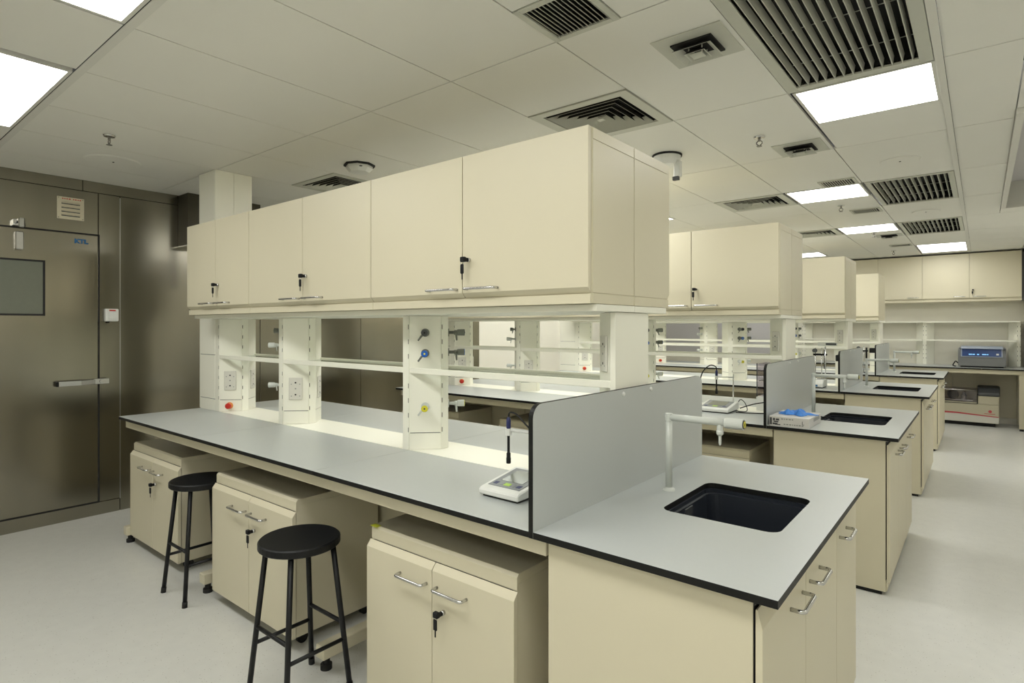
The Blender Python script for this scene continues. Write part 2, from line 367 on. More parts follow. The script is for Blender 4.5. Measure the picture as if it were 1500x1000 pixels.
def small_diffuser(x0, x1, y0, y1, label):
    t = thing('supply_nozzle', label, 'diffuser', ((x0 + x1) / 2, (y0 + y1) / 2, ZC - .05), 'small square diffusers')
    part('plate', G().box(x0, x1, y0, y1, ZC - .005, ZC - .0005, .002), 'louvre', t)
    cx, cy = (x0 + x1) / 2, (y0 + y1) / 2
    part('neck', G().box(cx - .085, cx + .085, cy - .085, cy + .085, ZC - .012, ZC - .0045), 'duct_and_shade_black', t)
    for (s, z0, z1, w) in ((.082, -.034, -.012, .028), (.044, -.040, -.016, .022)):
        g = G()
        q = []
        for (a, z) in ((s, ZC + z0), (s - w, ZC + z1), (s - w - .003, ZC + z1), (s - .003, ZC + z0)):
            a = max(a, .002); q.append([g.bm.verts.new((cx + u * a, cy + v_ * a, z)) for u, v_ in ((-1, -1), (1, -1), (1, 1), (-1, 1))])
        for r in range(4):
            a, b = q[r], q[(r + 1) % 4]
            for k in range(4): g.bm.faces.new((a[k], a[(k + 1) % 4], b[(k + 1) % 4], b[k]))
        part('cone', g.flat(lambda q: 1 if q.z > .1 else 0), ['louvre', 'duct_and_shade_black'], t)  # upper cone faces coloured black to stand for shade
    part('centre_plate', G().box(cx - .026, cx + .026, cy - .026, cy + .026, ZC - .040, ZC - .037), 'louvre', t)
    g = G()
    for u in (-1, 1):
        for v_ in (-1, 1): g.cyl((cx + u * .028, cy + v_ * .028, ZC - .005), (cx + u * .028, cy + v_ * .028, ZC - .04), .003, seg=6)
    part('hanger', g, 'louvre', t)
FIX = {}   # cell -> list of sub rectangles still to be tiled
def cell(x, y): return (next(i for i in range(len(XS) - 1) if XS[i] - 1e-6 <= x < XS[i + 1]), next(i for i in range(len(YS) - 1) if YS[i] - 1e-6 <= y < YS[i + 1]))
def sub(x, y, rects): FIX[cell(x, y)] = rects
# visible fixtures, located from the photograph
louvre_grille(-.755, -.160, 1.98, 3.128, 13, 'largest louvred air grille, next to the big light panel', fr=.052)
sub(-.5, 2.5, [])
lamp(-.742, -.157, 3.14, 3.71, 'square light panel at the end of the largest louvred grille'); sub(-.5, 3.3, [(-.742, -.157, 3.715, 4.295)])
sub(-.5, 4.5, [(-.755, -.157, 4.295, 5.45)])
louvre_grille(-.745, -.160, 5.455, 6.615, 12, 'middle one of the three louvred grilles over the aisle'); sub(-.5, 6, [])
louvre_grille(-.745, -.160, 7.795, 8.945, 12, 'farthest of the three louvred grilles over the aisle'); sub(-.5, 8, [])
lamp(-.742, -.157, 10.13, 11.25, 'long light panel in front of the far wall cabinets', lm='lamp_dim'); sub(-.5, 10.2, [(-.742, -.157, 11.255, 11.29)])
lamp(-1.345, -.765, 5.455, 6.02, 'light panel beside the small grille left of the middle louvred grille'); sub(-1, 5.6, [(-1.355, -.76, 6.025, 6.62)])
lamp(-1.345, -.765, 7.795, 8.37, 'light panel left of the farthest louvred grille'); sub(-1, 8, [(-1.355, -.76, 8.375, 8.95)])
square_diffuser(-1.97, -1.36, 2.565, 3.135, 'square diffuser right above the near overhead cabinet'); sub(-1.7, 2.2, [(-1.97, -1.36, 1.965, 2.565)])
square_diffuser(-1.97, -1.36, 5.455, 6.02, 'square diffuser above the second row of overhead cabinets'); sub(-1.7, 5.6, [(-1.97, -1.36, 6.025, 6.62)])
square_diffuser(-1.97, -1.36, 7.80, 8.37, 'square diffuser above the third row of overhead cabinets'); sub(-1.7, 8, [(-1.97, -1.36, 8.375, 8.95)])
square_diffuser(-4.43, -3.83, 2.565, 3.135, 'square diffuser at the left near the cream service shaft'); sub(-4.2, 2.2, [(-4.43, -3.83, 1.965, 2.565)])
louvre_grille(-1.36, -1.062, 1.675, 1.965, 13, 'small square louvred grille above the near cabinet doors', depth=.08, fr=.028, chord=.020, ang=128, bars=0)
sub(-1, 1.2, [(-1.36, -1.062, .83, 1.675), (-1.062, -.755, .83, 1.965)])
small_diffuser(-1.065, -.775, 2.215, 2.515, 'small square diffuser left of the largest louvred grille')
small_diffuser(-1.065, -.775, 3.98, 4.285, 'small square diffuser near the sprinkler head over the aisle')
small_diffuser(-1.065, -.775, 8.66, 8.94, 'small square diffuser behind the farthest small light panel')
for (y0, lb) in ((5.20, 'small slotted grille in front of the second light panel'), (6.66, 'small slotted grille behind the second light panel'), (9.86, 'small slotted grille farthest from the camera')):
    t = thing('slot_grille', lb, 'grille', (-.905, y0 + .12, ZC - .01), 'small slotted grilles')
    x0, x1, y1 = -1.035, -.775, y0 + .24; g = G(); z0, z1 = ZC - .008, ZC - .0005
    g.box(x0, x0 + .02, y0, y1, z0, z1); g.box(x1 - .02, x1, y0, y1, z0, z1); g.box(x0 + .02, x1 - .02, y0, y0 + .02, z0, z1); g.box(x0 + .02, x1 - .02, y1 - .02, y1, z0, z1)
    part('frame', g, 'louvre', t); part('backing', G().box(x0 + .01, x1 - .01, y0 + .01, y1 - .01, ZC - .002, ZC - .0006), 'duct_and_shade_black', t)
    for k in range(12):
        x = x0 + .028 + k * .0172; part('slat', G().box(x, x + .0052, y0 + .02, y1 - .02, ZC - .008, ZC - .0055), 'louvre', t)
# front rows of 1.2 m panels and panels over the other aisles, the unseen ones added for light
def lampcell(ix, iy0, label, two=False, y0=None, y1=None): pass
for (x0, x1, lb) in ((-4.43, -3.235, 'long light panel at the left edge of the picture'), (-2.572, -1.37, 'long light panel at the top left of the picture'), (-.742, .46, 'long light panel over the near aisle right of the others')):
    lamp(x0, x1, .225, .795, lb)
for ix in range(len(XS) - 1):
    xm = (XS[ix] + XS[ix + 1]) / 2; c = (ix, 3)
    FIX[c] = [] if (-4.43 < xm < -3.2 or -2.585 < xm < -1.36 or -.755 < xm < .47) else [(XS[ix], XS[ix + 1], .215, .797)]
for (x0, x1, y0, y1, lb) in ((.476, 1.079, 3.14, 3.71, 'added unseen light panel over the right side of the aisle, nearest'), (.476, 1.079, 7.80, 8.94, 'added unseen long light panel over the right side of the aisle, middle'), (-.742, .46, -1.495, -.955, 'added long light panel behind the camera')):  # unseen panels added to brighten the right aisle and the near side
    lamp(x0, x1, y0, y1, lb)
sub(.6, 3.3, [(.47, 1.085, 3.715, 4.118)]); sub(.6, 8.0, []); sub(-.6, -1.2, []); sub(.0, -1.2, [])
for (x, y0, y1, nm) in ((-3.20, 5.455, 6.02, 'second'), (-3.83, 5.455, 6.61, 'second'), (-4.43, 5.455, 6.61, 'second'), (-2.585, 7.795, 8.94, 'third'), (-3.83, 7.795, 8.94, 'third'), (-5.06, 7.795, 8.37, 'third'), (-2.585, 10.12, 10.70, 'fourth'), (-3.83, 10.12, 10.70, 'fourth'), (-3.83, 3.14, 4.285, 'first'), (-2.585, 3.14, 4.285, 'first')):  # unseen panels added to brighten the left aisles, beside the few seen ones
    i, j = cell(x + .1, y0 + .1)
    lamp(XS[i] + .006, XS[i + 1] - .006, y0, y1, '%s light panel from the left wall in the partly added rows above the %s bench aisle' % ({-2.585: 'third', -3.83: 'second', -5.06: 'first', -3.20: 'farthest', -4.43: 'first'}[x], nm), 'ceiling light panels over the left part of the aisles')
    FIX[(i, j)] = [(XS[i], XS[i + 1], y1 + .005, YS[j + 1])] if YS[j + 1] - y1 > .05 else []
# right recess opening
RX0, RY0, RY1 = .145, 4.12, 7.36
for i in range(len(XS) - 1):
    for j in range(len(YS) - 1):
        x0, x1, y0, y1 = XS[i], XS[i + 1], YS[j], YS[j + 1]
        if (i, j) in FIX:
            for r in FIX[(i, j)]: tile(*r)
            continue
        if y0 < .815 <= y1: y1 = .797
        if y0 == .815: y0 = .831
        if x0 == -.145: x0 = -.130
        if x1 == -.145: x1 = -.157
        if x0 >= .47 and y1 > RY0 and y0 < RY1:
            if y0 < RY0: tile(x0, x1, y0, RY0)
            if y1 > RY1: tile(x0, x1, RY1, y1)
            continue
        if x1 == .47 and y1 > RY0 and y0 < RY1:
            tile(x0, RX0, y0, y1)
            if y0 < RY0: tile(RX0, x1, y0, RY0)
            if y1 > RY1: tile(RX0, x1, RY1, y1)
            continue
        tile(x0, x1, y0, y1)
part('tee_bar', G().box(XWL, XWR, .797, .832, ZC - .004, ZC - .0006, .001), 'ceil_metal', ce)
part('tee_bar', G().box(-.159, -.128, YB0, YW, ZC - .0075, ZC - .0061, .0005), 'ceil_metal', ce)
g = G(); g.box(RX0, RX0 + .035, RY0, RY1, ZC - .03, ZC + .25); g.box(RX0 + .035, XWR, RY0, RY0 + .03, ZC - .03, ZC + .25); g.box(RX0 + .035, XWR, RY1 - .03, RY1, ZC - .03, ZC + .25)
part('recess_frame', g, 'ceil_metal', ce); part('recess_board', G().box(RX0 + .035, XWR, RY0 + .03, RY1 - .03, ZC + .22, ZC + .24), 'grey_wall', ce)
t = thing('recess_fitting', 'dark fitting hanging in the ceiling recess at the right edge', 'fitting', (.42, 6.9, ZC + .06))
part('bracket', G().box(.30, .52, 6.86, 6.94, ZC + .06, ZC + .085, .003), 'dark_grey', t); part('drop_rod', G().cyl((.42, 6.9, ZC + .085), (.42, 6.9, ZC + .22), .01, seg=8), 'dark_grey', t); part('drop_rod', G().cyl((.36, 6.9, ZC - .01), (.36, 6.9, ZC + .06), .012, seg=8), 'dark_grey', t)
# sprinklers, speakers, detectors
for (x, y, lb) in ((-4.145, 1.198, 'sprinkler head at the left in front of the steel wall'), (-1.064, 3.731, 'sprinkler head beside the small square diffuser'), (-1.057, 6.356, 'sprinkler head behind the second light panel'), (-1.04, 8.42, 'sprinkler head behind the third light panel'), (-1.055, 10.641, 'sprinkler head nearest the far wall cabinets')):
    t = thing('sprinkler', lb, 'sprinkler', (x, y, ZC - .06), 'ceiling sprinklers')
    part('escutcheon', G().lathe([(0, -.003), (.034, -.003), (.03, -.010), (.014, -.012), (0, -.012)], (x, y, ZC), seg=16), 'chrome', t)
    g = G(); g.cyl((x, y, ZC - .008), (x, y, ZC - .03), .008)
    for s in (-1, 1): g.sweep([(x + s * .006, y, ZC - .025), (x + s * .016, y, ZC - .035), (x + s * .016, y, ZC - .045), (x, y, ZC - .058)], .0035, 6)
    part('frame', g, 'dark_chrome', t); part('deflector', G().cyl((x, y, ZC - .058), (x, y, ZC - .061), .016), 'dark_chrome', t)
for (x, y, r, lb) in ((-4.773, 1.404, .17, 'round flush ceiling disc near the steel wall'), (-.447, 4.892, .12, 'round flush ceiling disc behind the square light panel'), (-.44, 7.22, .12, 'round flush ceiling disc between two louvred grilles')):
    t = thing('access_disc', lb, 'ceiling disc', (x, y, ZC - .008), 'round ceiling discs')
    part('disc', G().lathe([(0, -.006), (r * .93, -.007), (r, -.003), (r, -.0005), (0, -.0005)], (x, y, ZC), seg=32), 'tile', t); part('pin', G().cyl((x, y, ZC - .006), (x, y, ZC - .010), .006), 'dark_grey', t)
t = thing('smoke_detector', 'white box shaped detector on the ceiling above the middle cabinets', 'detector', (-3.5, 2.55, ZC - .05))
part('base', G().cyl((-3.5, 2.56, ZC - .0005), (-3.5, 2.56, ZC - .012), .112, seg=8), 'rubber', t); part('housing', G().lathe([(0, -.055), (.07, -.055), (.095, -.03), (.095, -.012), (0, -.012)], (-3.5, 2.56, ZC), seg=8), 'white_plastic', t)
part('lamp_window', G().box(-3.42, -3.404, 2.50, 2.515, ZC - .035, ZC - .03), 'dark_grey', t)
t = thing('smoke_detector', 'round white detector with a bracket behind the near cabinet corner', 'detector', (-1.67, 3.73, ZC - .08))
part('base', G().cyl((-1.67, 3.74, ZC - .0005), (-1.67, 3.74, ZC - .012), .10, seg=24), 'rubber', t); part('housing', G().lathe([(0, -.075), (.07, -.072), (.088, -.04), (.092, -.012), (0, -.012)], (-1.67, 3.74, ZC), seg=28), 'white_plastic', t)
part('beam_bracket', G().box(-1.615, -1.575, 3.72, 3.77, ZC - .16, ZC - .05, .004), 'white_plastic', t); part('lens', G().box(-1.62, -1.58, 3.715, 3.74, ZC - .185, ZC - .16), 'dark_grey', t)

# ------------------------------------------------------------------ island bench (built once, then copied)
ISL = []     # (root, label template)
def isl(root, tmpl):
    ISL.append((root, tmpl)); root['label'] = tmpl.replace('{B}', BN[0]); return root
def wt_mat(nrm): return 0 if nrm.z > .5 else 1

# bench frame with worktop slabs
B = thing('lab_bench', 'x', 'bench', (-2.86, YM, 0), 'island benches'); isl(B, 'long grey topped {B} with black edges and cream frame')
for (y0, y1) in ((YF, YS0 - .001), (YS1 + .001, YB)):
    for (a, b) in ((XL, -3.4735), (-3.4705, -2.2535), (-2.2505, -1.0765)):
        part('worktop_slab', G().box(a, b, y0, y1, WZ - .02, WZ, .0012).flat(wt_mat), ['worktop_grey', 'edge_black'], B)
part('spine_panel', G().box(XL, -1.0765, YS0, YS1, WZ - .02, WZ + .001), 'rack_cream', B)
for (y0, y1) in ((YF + .028, YF + .058), (YB - .058, YB - .028)):
    part('apron_rail', G().box(-4.62, -1.03, y0, y1, WZ - .075, WZ - .021, .002), 'cream', B)
for x in (-4.705, -3.47, -2.28, -1.11):
    f = part('foot_beam', G().box(x - .03, x + .03, YF + .05, YB - .05, .055, .115, .004), 'cream', B)
    for y in (YF + .085, YB - .085):
        part('levelling_foot', G().lathe([(0, 0), (.026, 0), (.026, .022), (.016, .026), (.016, .056), (0, .056)], (x, y, 0), seg=14), 'rubber', f)
    part('upright', G().box(x - .03, x + .03, YM - .11, YM - .05, .115, WZ - .022, .003), 'cream', B)
    part('upright', G().box(x - .03, x + .03, YM + .05, YM + .11, .115, WZ - .022, .003), 'cream', B)
for (a, b) in ((-4.67, -3.50), (-3.44, -2.31), (-2.25, -1.14)):
    for y in (YM - .10, YM + .09): part('service_panel', G().box(a, b, y, y + .01, .13, WZ - .022), 'cream', B)

# service columns: diamond plan with slotted corner posts and panels
CH = .139; FL = .0235
ZB, ZP, ZT = WZ + .002, .990, 1.584
def col_outline(cx, h=CH, fl=FL, mode='full'):
    full = [(cx - fl, YM - h), (cx + fl, YM - h), (cx + h, YM - fl), (cx + h, YM + fl), (cx + fl, YM + h), (cx - fl, YM + h), (cx - h, YM + fl), (cx - h, YM - fl)]
    if mode == 'right': return full[1:5] + [(cx - .036, YM + h), (cx - .036, YM - h)]
    if mode == 'left': return [(full[0][0], full[0][1]), (cx - .006, YM - h), (cx - .006, YM + h), full[5], full[6], full[7]]
    return full
def panel45(p, q, z0, z1, proud=.0):
    # a 6 mm panel on the edge p-q (2d), set 3 mm inside at both ends
    a, b = Vector((p[0], p[1])), Vector((q[0], q[1])); d = (b - a).normalized(); n = Vector((d.y, -d.x)); a2, b2 = a + d * .0035, b - d * .0035
    o = n * proud
    g = G(); g.prism([tuple(a2 + o), tuple(b2 + o), tuple(b2 + o - n * .006), tuple(a2 + o - n * .006)], z0, z1, 'z'); return g
def frame45(p, q):
    a, b = Vector((p[0], p[1])), Vector((q[0], q[1])); d = (b - a).normalized(); n = Vector((d.y, -d.x)); return (a + b) / 2, d, n
def tap(parent, c, n, d, z, body, disc, L=.085, ang=0, spout=-1):
    n3 = Vector((n.x, n.y, 0)); d3 = Vector((d.x, d.y, 0)); c3 = Vector((c.x, c.y, z)); P_ = lambda t: tuple(c3 + n3 * t)
    g = G(); g.cyl(P_(.0005), P_(.005), .021, seg=18); g.cyl(P_(.004), P_(L * .5), .0085, seg=12); g.sweep([P_(L * .38), P_(L * .55)], .0125, 12)
    s0 = c3 + n3 * (L * .46); g.sweep([tuple(s0), tuple(s0 + d3 * .018 * spout + Vector((0, 0, -.018)) + n3 * .004), tuple(s0 + d3 * .034 * spout + Vector((0, 0, -.040)) + n3 * .006)], [.006, .0055, .0042], 8)
    o = part('gas_tap', g, body, parent)
    part('tap_handle', G().lathe([(0, L * .55), (.014, L * .55), (.0165, L * .60), (.0175, L), (.0, L)], tuple(c3), tuple(n3), 18), body, o)
    part('index_disc', G().lathe([(0, L), (.0165, L), (.0165, L + .0025), (.006, L + .003), (0, L + .003)], tuple(c3), tuple(n3), 18), disc, o)
    part('index_dot', G().cyl(P_(L + .003), P_(L + .0042), .0045, seg=10), {'blue': 'yellow', 'yellow': 'dark_grey'}.get(disc, 'black'), o)
def outlet(parent, c, n, d, z0=1.062, z1=1.204, w=.085):
    n3 = Vector((n.x, n.y, 0)); d3 = Vector((d.x, d.y, 0)); c3 = Vector((c.x, c.y, 0)); M = Matrix((( d3.x, n3.x, 0, c3.x), (d3.y, n3.y, 0, c3.y), (0, 0, 1, 0), (0, 0, 0, 1)))
    o = part('socket_plate', G().box(-w / 2, w / 2, .0004, .009, z0, z1, .003).xf(M), 'off_white', parent)
    g = G(); zc = (z0 + z1) / 2
    for s in (-1, 1): g.box(-.005, .005, .0088, .0100, zc + s * .038 - .0045, zc + s * .038 + .0045)
    part('earth_pin_hole', g, 'black', o)
    g = G()
    for s in (-1, 1):
        for u in (-1, 1): g.box(u * .026 - .003, u * .026 + .003, .0088, .0098, zc + s * .038 - .012, zc + s * .038 - .006)
    part('pin_slots', g, 'grey_plastic', o)
    part('screw', G().cyl((.0, .0088, zc), (.0, .0105, zc), .004, seg=8).xf(M) if False else G().box(-.004, .004, .0088, .0100, zc - .004, zc + .004), 'grey_plastic', o)
    for ch in o.children:
        ch.data.transform(Matrix.Translation(root_loc(o))); ch.data.transform(M); ch.data.transform(Matrix.Translation(-root_loc(o)))
def column(cx, mode, tmpl, fits):
    R = thing('service_column', 'x', 'service column', (cx, YM, ZB), 'bench service columns'); isl(R, tmpl)
    part('column_core', G().prism(col_outline(cx, CH - .007, FL - .001, mode), ZB, ZT, 'z'), 'dark_grey', R)  # core painted dark so the panel gaps read as shadow
    full = col_outline(cx)
    posts = {'full': (0, 2, 4, 6), 'right': (0, 2, 4), 'left': (0, 4, 6)}[mode]
    sl = G()
    for i in posts:
        p, q = full[i], full[i + 1]; c, d, n = frame45(p, q); a, b = Vector(p), Vector(q)
        if mode == 'right' and i == 0: a = Vector((cx - .036, YM - CH))
        if mode == 'right' and i == 4: b = Vector((cx - .036, YM + CH))
        if mode == 'left' and i == 0: b = Vector((cx - .006, YM - CH))
        if mode == 'left' and i == 4: a = Vector((cx - .006, YM + CH))
        part('corner_post', G().prism([tuple(a), tuple(b), tuple(b - n * .012), tuple(a - n * .012)], ZB, ZT, 'z'), 'rack_cream', R)
        for z in (1.006, 1.080, 1.155, 1.229, 1.379, 1.453, 1.528):
            for (e, sg) in ((Vector(p), 1), (Vector(q), -1)):
                if mode == 'left' and i in (0, 4): continue
                if (i in (0, 4)) == (sg == 1): continue
                u = e + d * sg * .0045
                sl.prism([tuple(u - d * .002 + n * .0004), tuple(u + d * .002 + n * .0004), tuple(u + d * .002 - n * .002), tuple(u - d * .002 - n * .002)], z - .012, z + .012, 'z')
    part('post_slots', sl, 'black', R)
    sides = {'full': ('fr', 'br', 'bl', 'fl'), 'right': ('fr', 'br'), 'left': ('bl', 'fl')}[mode]
    IDX = {'fr': (1, 2), 'br': (3, 4), 'bl': (5, 6), 'fl': (7, 0)}
    for s in sides:
        p, q = full[IDX[s][0]], full[IDX[s][1]]; c, d, n = frame45(p, q)
        up = part('access_panel', panel45(p, q, ZP + .002, ZT), 'rack_cream', R); lo = part('access_panel', panel45(p, q, ZB, ZP - .002), 'rack_cream', R)
        f = fits.get(s)
        if f == 'taps':
            tap(R, c, n, d, 1.499, 'tap_grey', 'dark_grey'); tap(R, c, n, d, 1.395, 'tap_grey', 'blue'); tap(R, c, n, d, 1.124, 'tap_white', 'yellow')
        elif f == 'white_taps':
            tap(R, c, n, d, 1.503, 'tap_grey', 'dark_grey', .05); tap(R, c, n, d, 1.408, 'tap_white', 'white_plastic'); tap(R, c, n, d, 1.147, 'tap_white', 'white_plastic')
        elif f in ('outlet', 'outlet_stop', 'high_outlet'):
            outlet(R, c, n, d, *((1.352, 1.494) if f == 'high_outlet' else (1.062, 1.204)))
            if f == 'outlet_stop':
                n3 = (n.x, n.y, 0); c3 = Vector((c.x, c.y, .948)) - Vector((d.x, d.y, 0)) * .006
                e = part('stop_button', G().lathe([(0, .018), (.014, .017), (.021, .024), (.021, .034), (.014, .040), (0, .042)], tuple(c3), n3, 20), 'red', R, 'red mushroom stop button')
                part('button_collar', G().lathe([(0, .0), (.025, .0), (.024, .006), (.012, .012), (.012, .018), (0, .018)], tuple(c3), n3, 20), 'orange', e)
    if mode == 'left':
        part('end_panel', G().box(cx - .006, cx - .003, YM - CH, YM + CH, ZB, ZT), 'rack_cream', R)
    return R
column(-4.384, 'right', 'leftmost cream column with a red stop button on the {B}', {'fr': 'outlet_stop', 'br': 'outlet'})
column(-3.493, 'full', 'second cream column from the left, with a socket, on the {B}', {'fr': 'outlet', 'br': 'outlet', 'fl': 'white_taps', 'bl': 'outlet'})
column(-2.278, 'full', 'third cream column with blue and yellow gas taps on the {B}', {'fr': 'taps', 'br': 'taps'})
column(-1.0745, 'left', 'right end cream column next to the grey screen of the {B}', {'fl': 'high_outlet', 'bl': 'high_outlet'})
# raise the outlet of the end column (higher on the photograph)
# service shaft at the left end, up to the ceiling
R = thing('service_shaft', 'x', 'shaft', (-4.55, YM, WZ), 'service shafts'); isl(R, 'cream service shaft rising to the ceiling at the left end of the {B}')
part('shaft_box', G().box(-4.690, -4.422, YS0 + .003, YS1 - .003, ZB, ZC - .002), 'rack_cream', R)
part('joint_shade', G().box(-4.670, -4.426, YS0 + .0005, YS0 + .0035, ZB + .02, 1.59), 'dark_grey', R)  # dark sheet painting the shade in the cover joints
for (z0, z1) in ((ZB, .9895), (.993, 1.3175), (1.321, 1.600)): part('cover_panel', G().box(-4.672, -4.424, YS0 - .001, YS0 + .003, z0, z1, .0008), 'rack_cream', R)
part('cover_panel', G().box(-4.690, -4.424, YS0 - .001, YS0 + .003, 2.26, ZC - .002, .0008), 'rack_cream', R)
for (y0, y1) in ((YS0, 2.085), (2.089, YS1)): part('cover_panel', G().box(-4.422, -4.419, y0, y1, 2.26, ZC - .002, .0008), 'rack_cream', R)

# reagent shelves
for k, (a, b, w_) in enumerate(((-4.384, -3.493, 'left'), (-3.493, -2.278, 'middle'), (-2.278, -1.0745, 'right'))):
    R = thing('reagent_shelf', 'x', 'shelf', ((a + b) / 2, YM, 1.29), 'glass reagent shelves'); isl(R, w_ + ' cream shelf with glass insert between the columns of the {B}')
    a0, b0 = a + FL + .001, b - FL - .001
    for (y0, y1) in ((YS0 + .001, YS0 + .018), (YS1 - .018, YS1 - .001)): part('shelf_lip', G().box(a0, b0, y0, y1, 1.294, 1.322, .002), 'rack_cream', R)
    e = .016; pts = [(a0 + e + .006, YS0 + .019), (b0 - e - .006, YS0 + .019), (b - CH - .004, YM - FL - .006), (b - CH - .004, YM + FL + .006), (b0 - e - .006, YS1 - .019), (a0 + e + .006, YS1 - .019), (a + CH + .004, YM + FL + .006), (a + CH + .004, YM - FL - .006)]
    part('glass_plate', G().prism(pts, 1.306, 1.314, 'z'), 'shelf_glass', R)
    for y in (YM - .05, YM + .05): part('support_bar', G().box(a + CH + .003, b - CH - .003, y - .006, y + .006, 1.296, 1.3055), 'rack_cream', R)

# support beam under the overhead cabinets
R = thing('cabinet_beam', 'x', 'beam', (-2.74, YM, 1.586), 'cabinet support beams'); isl(R, 'cream beam under the overhead cabinets of the {B}')
part('beam', G().box(-4.40, -1.068, 1.795, YM - .001, 1.586, 1.6105, .001), 'rack_cream', R); part('beam', G().box(-4.40, -1.068, YM + .001, 2.383, 1.586, 1.6105, .001), 'rack_cream', R)

# overhead cabinets
def door_profile_bottom(yf, th, z0, z1, c=.020): return [(yf, z0 + c), (yf + th, z0), (yf + th, z1), (yf, z1)]
def lock_and_key(door, x, y, z, tilt=0.0):
    g = G(); g.cyl((x, y, z), (x, y - .012, z), .009, seg=14)
    part('lock', g, 'chrome', door)
    g = G(); g.box(x - .0025, x + .0025, y - .022, y - .011, z - .008, z + .008); g.box(x - .018, x + .006, y - .040, y - .022, z - .010, z + .011, .003)
    g.box(x - .022, x - .004, y - .034, y - .026, z - .058, z - .018, .003); g.box(x - .015, x - .010, y - .031, y - .029, z - .082, z - .058)
    part('key', g, 'black', door)
    part('key_ring', G().sweep([(x - .013 + .009 * math.cos(t), y - .030, z - .014 + .009 * math.sin(t)) for t in [i * PI / 5 for i in range(11)]], .0013, 5), 'chrome', door)
def overhead(x0, x1, tmpl, yc=1.749, ym=YM, z0=1.612, z1=2.240, endpanel=True, first='x'):
    R = thing('overhead_cabinet', 'x', 'cabinet', ((x0 + x1) / 2, ym, z0), 'overhead cabinets')
    part('body', G().box(x0 + .001, x1 - .001, yc + .022, ym - .0008, z0, z1 - .001, .001), 'cream', R)
    part('bottom_rail', G().box(x0 + .001, x1 - .001, yc + .012, yc + .022, z0, z0 + .034, .001), 'cream', R); part('gap_shade', G().box(x0 + .004, x1 - .004, yc + .0205, yc + .0218, z0 + .04, z1 - .003), 'dark_grey', R)  # dark sheet behind the doors paints the shade in their gaps
    if endpanel:
        for (a, b) in ((z0 + .001, z0 + .036), (z0 + .039, z1 - .045), (z1 - .042, z1 - .002)): part('end_panel', G().box(x1 - .001, x1 + .0015, yc + .026, ym - .003, a, b, .0005), 'cream', R)
    xm = (x0 + x1) / 2; hz = z0 + .073
    for (a, b, sg) in ((x0 + .002, xm - .0022, -1), (xm + .0022, x1 - .002, 1)):
        d = part('door', G().prism(door_profile_bottom(yc, .019, z0 + .038, z1), a, b, 'x', bev=.0008), 'cream', R)
        e = xm + sg * .030; L = .165
        part('handle', G().sweep(bow_path((e, yc, hz), (e + sg * L, yc, hz), (0, -.032, 0)), .0055, 8), 'chrome', d)
        if sg == 1: lock_and_key(d, xm + .040, yc, z0 + .193)
    return R
OC = [(-1.6865 - .6145, -1.072, 'right'), (-3.511, -2.3015, 'middle'), (-4.409, -3.511, 'left')]
for (x0, x1, w_) in OC:
    r = overhead(x0, x1, '', endpanel=(w_ == 'right')); isl(r, 'cream overhead cabinet, %s one on the camera side of the {B}' % w_)
    b = dup(r, ((x0 + x1) / 2, YM, 1.612), PI); isl(b, 'cream overhead cabinet, %s one on the back side of the {B}' % w_)
    if w_ == 'right':
        for ch in list(b.children):
            if ch.name.startswith('end_panel'): bpy.data.objects.remove(ch)
        for (a, c_) in ((1.613, 1.648), (1.651, 2.195), (2.198, 2.238)):
            o = part('end_panel', G().box(0, .0025, -.311, .0, a, c_, .0005), 'cream', b); o.data.transform(Matrix.Translation(root_loc(b)))
            o.data.transform(Matrix.Translation((-(x1 - x0) / 2 - .0015, -.003, -1.612))); 
            # back half end panel, in the copy's own (turned) frame
            o.data.transform(Matrix.Translation((0, .0, 0)))

# grey screen between bench and sink end
def rounded_rect(y0, y1, z0, z1, r, n=6):
    pts = [(y0, z0), (y1, z0)]
    for k in range(n + 1): t = k / n * PI / 2; pts.append((y1 - r + r * math.cos(t), z1 - r + r * math.sin(t)))
    for k in range(n + 1): t = PI / 2 + k / n * PI / 2; pts.append((y0 + r + r * math.cos(t), z1 - r + r * math.sin(t)))
    return pts
R = thing('splash_screen', 'x', 'screen', (-1.066, YM, WZ - .02), 'grey splash screens'); isl(R, 'grey screen with black edge and rounded corners across the {B}')
g = G().prism(rounded_rect(YF, YB, WZ - .02, 1.292, .045), -1.0750, -1.0580, 'x').flat(lambda n: 0 if abs(n.x) > .7 else 1)
part('screen_board', g, ['worktop_grey', 'edge_black'], R)
for y in (1.975, 2.209):
    part('bolt_cap', G().lathe([(0, .007), (.006, .006), (.009, .002), (.009, 0), (0, 0)], (-1.058, y, 1.274), (1, 0, 0), 14), 'white_plastic', R)

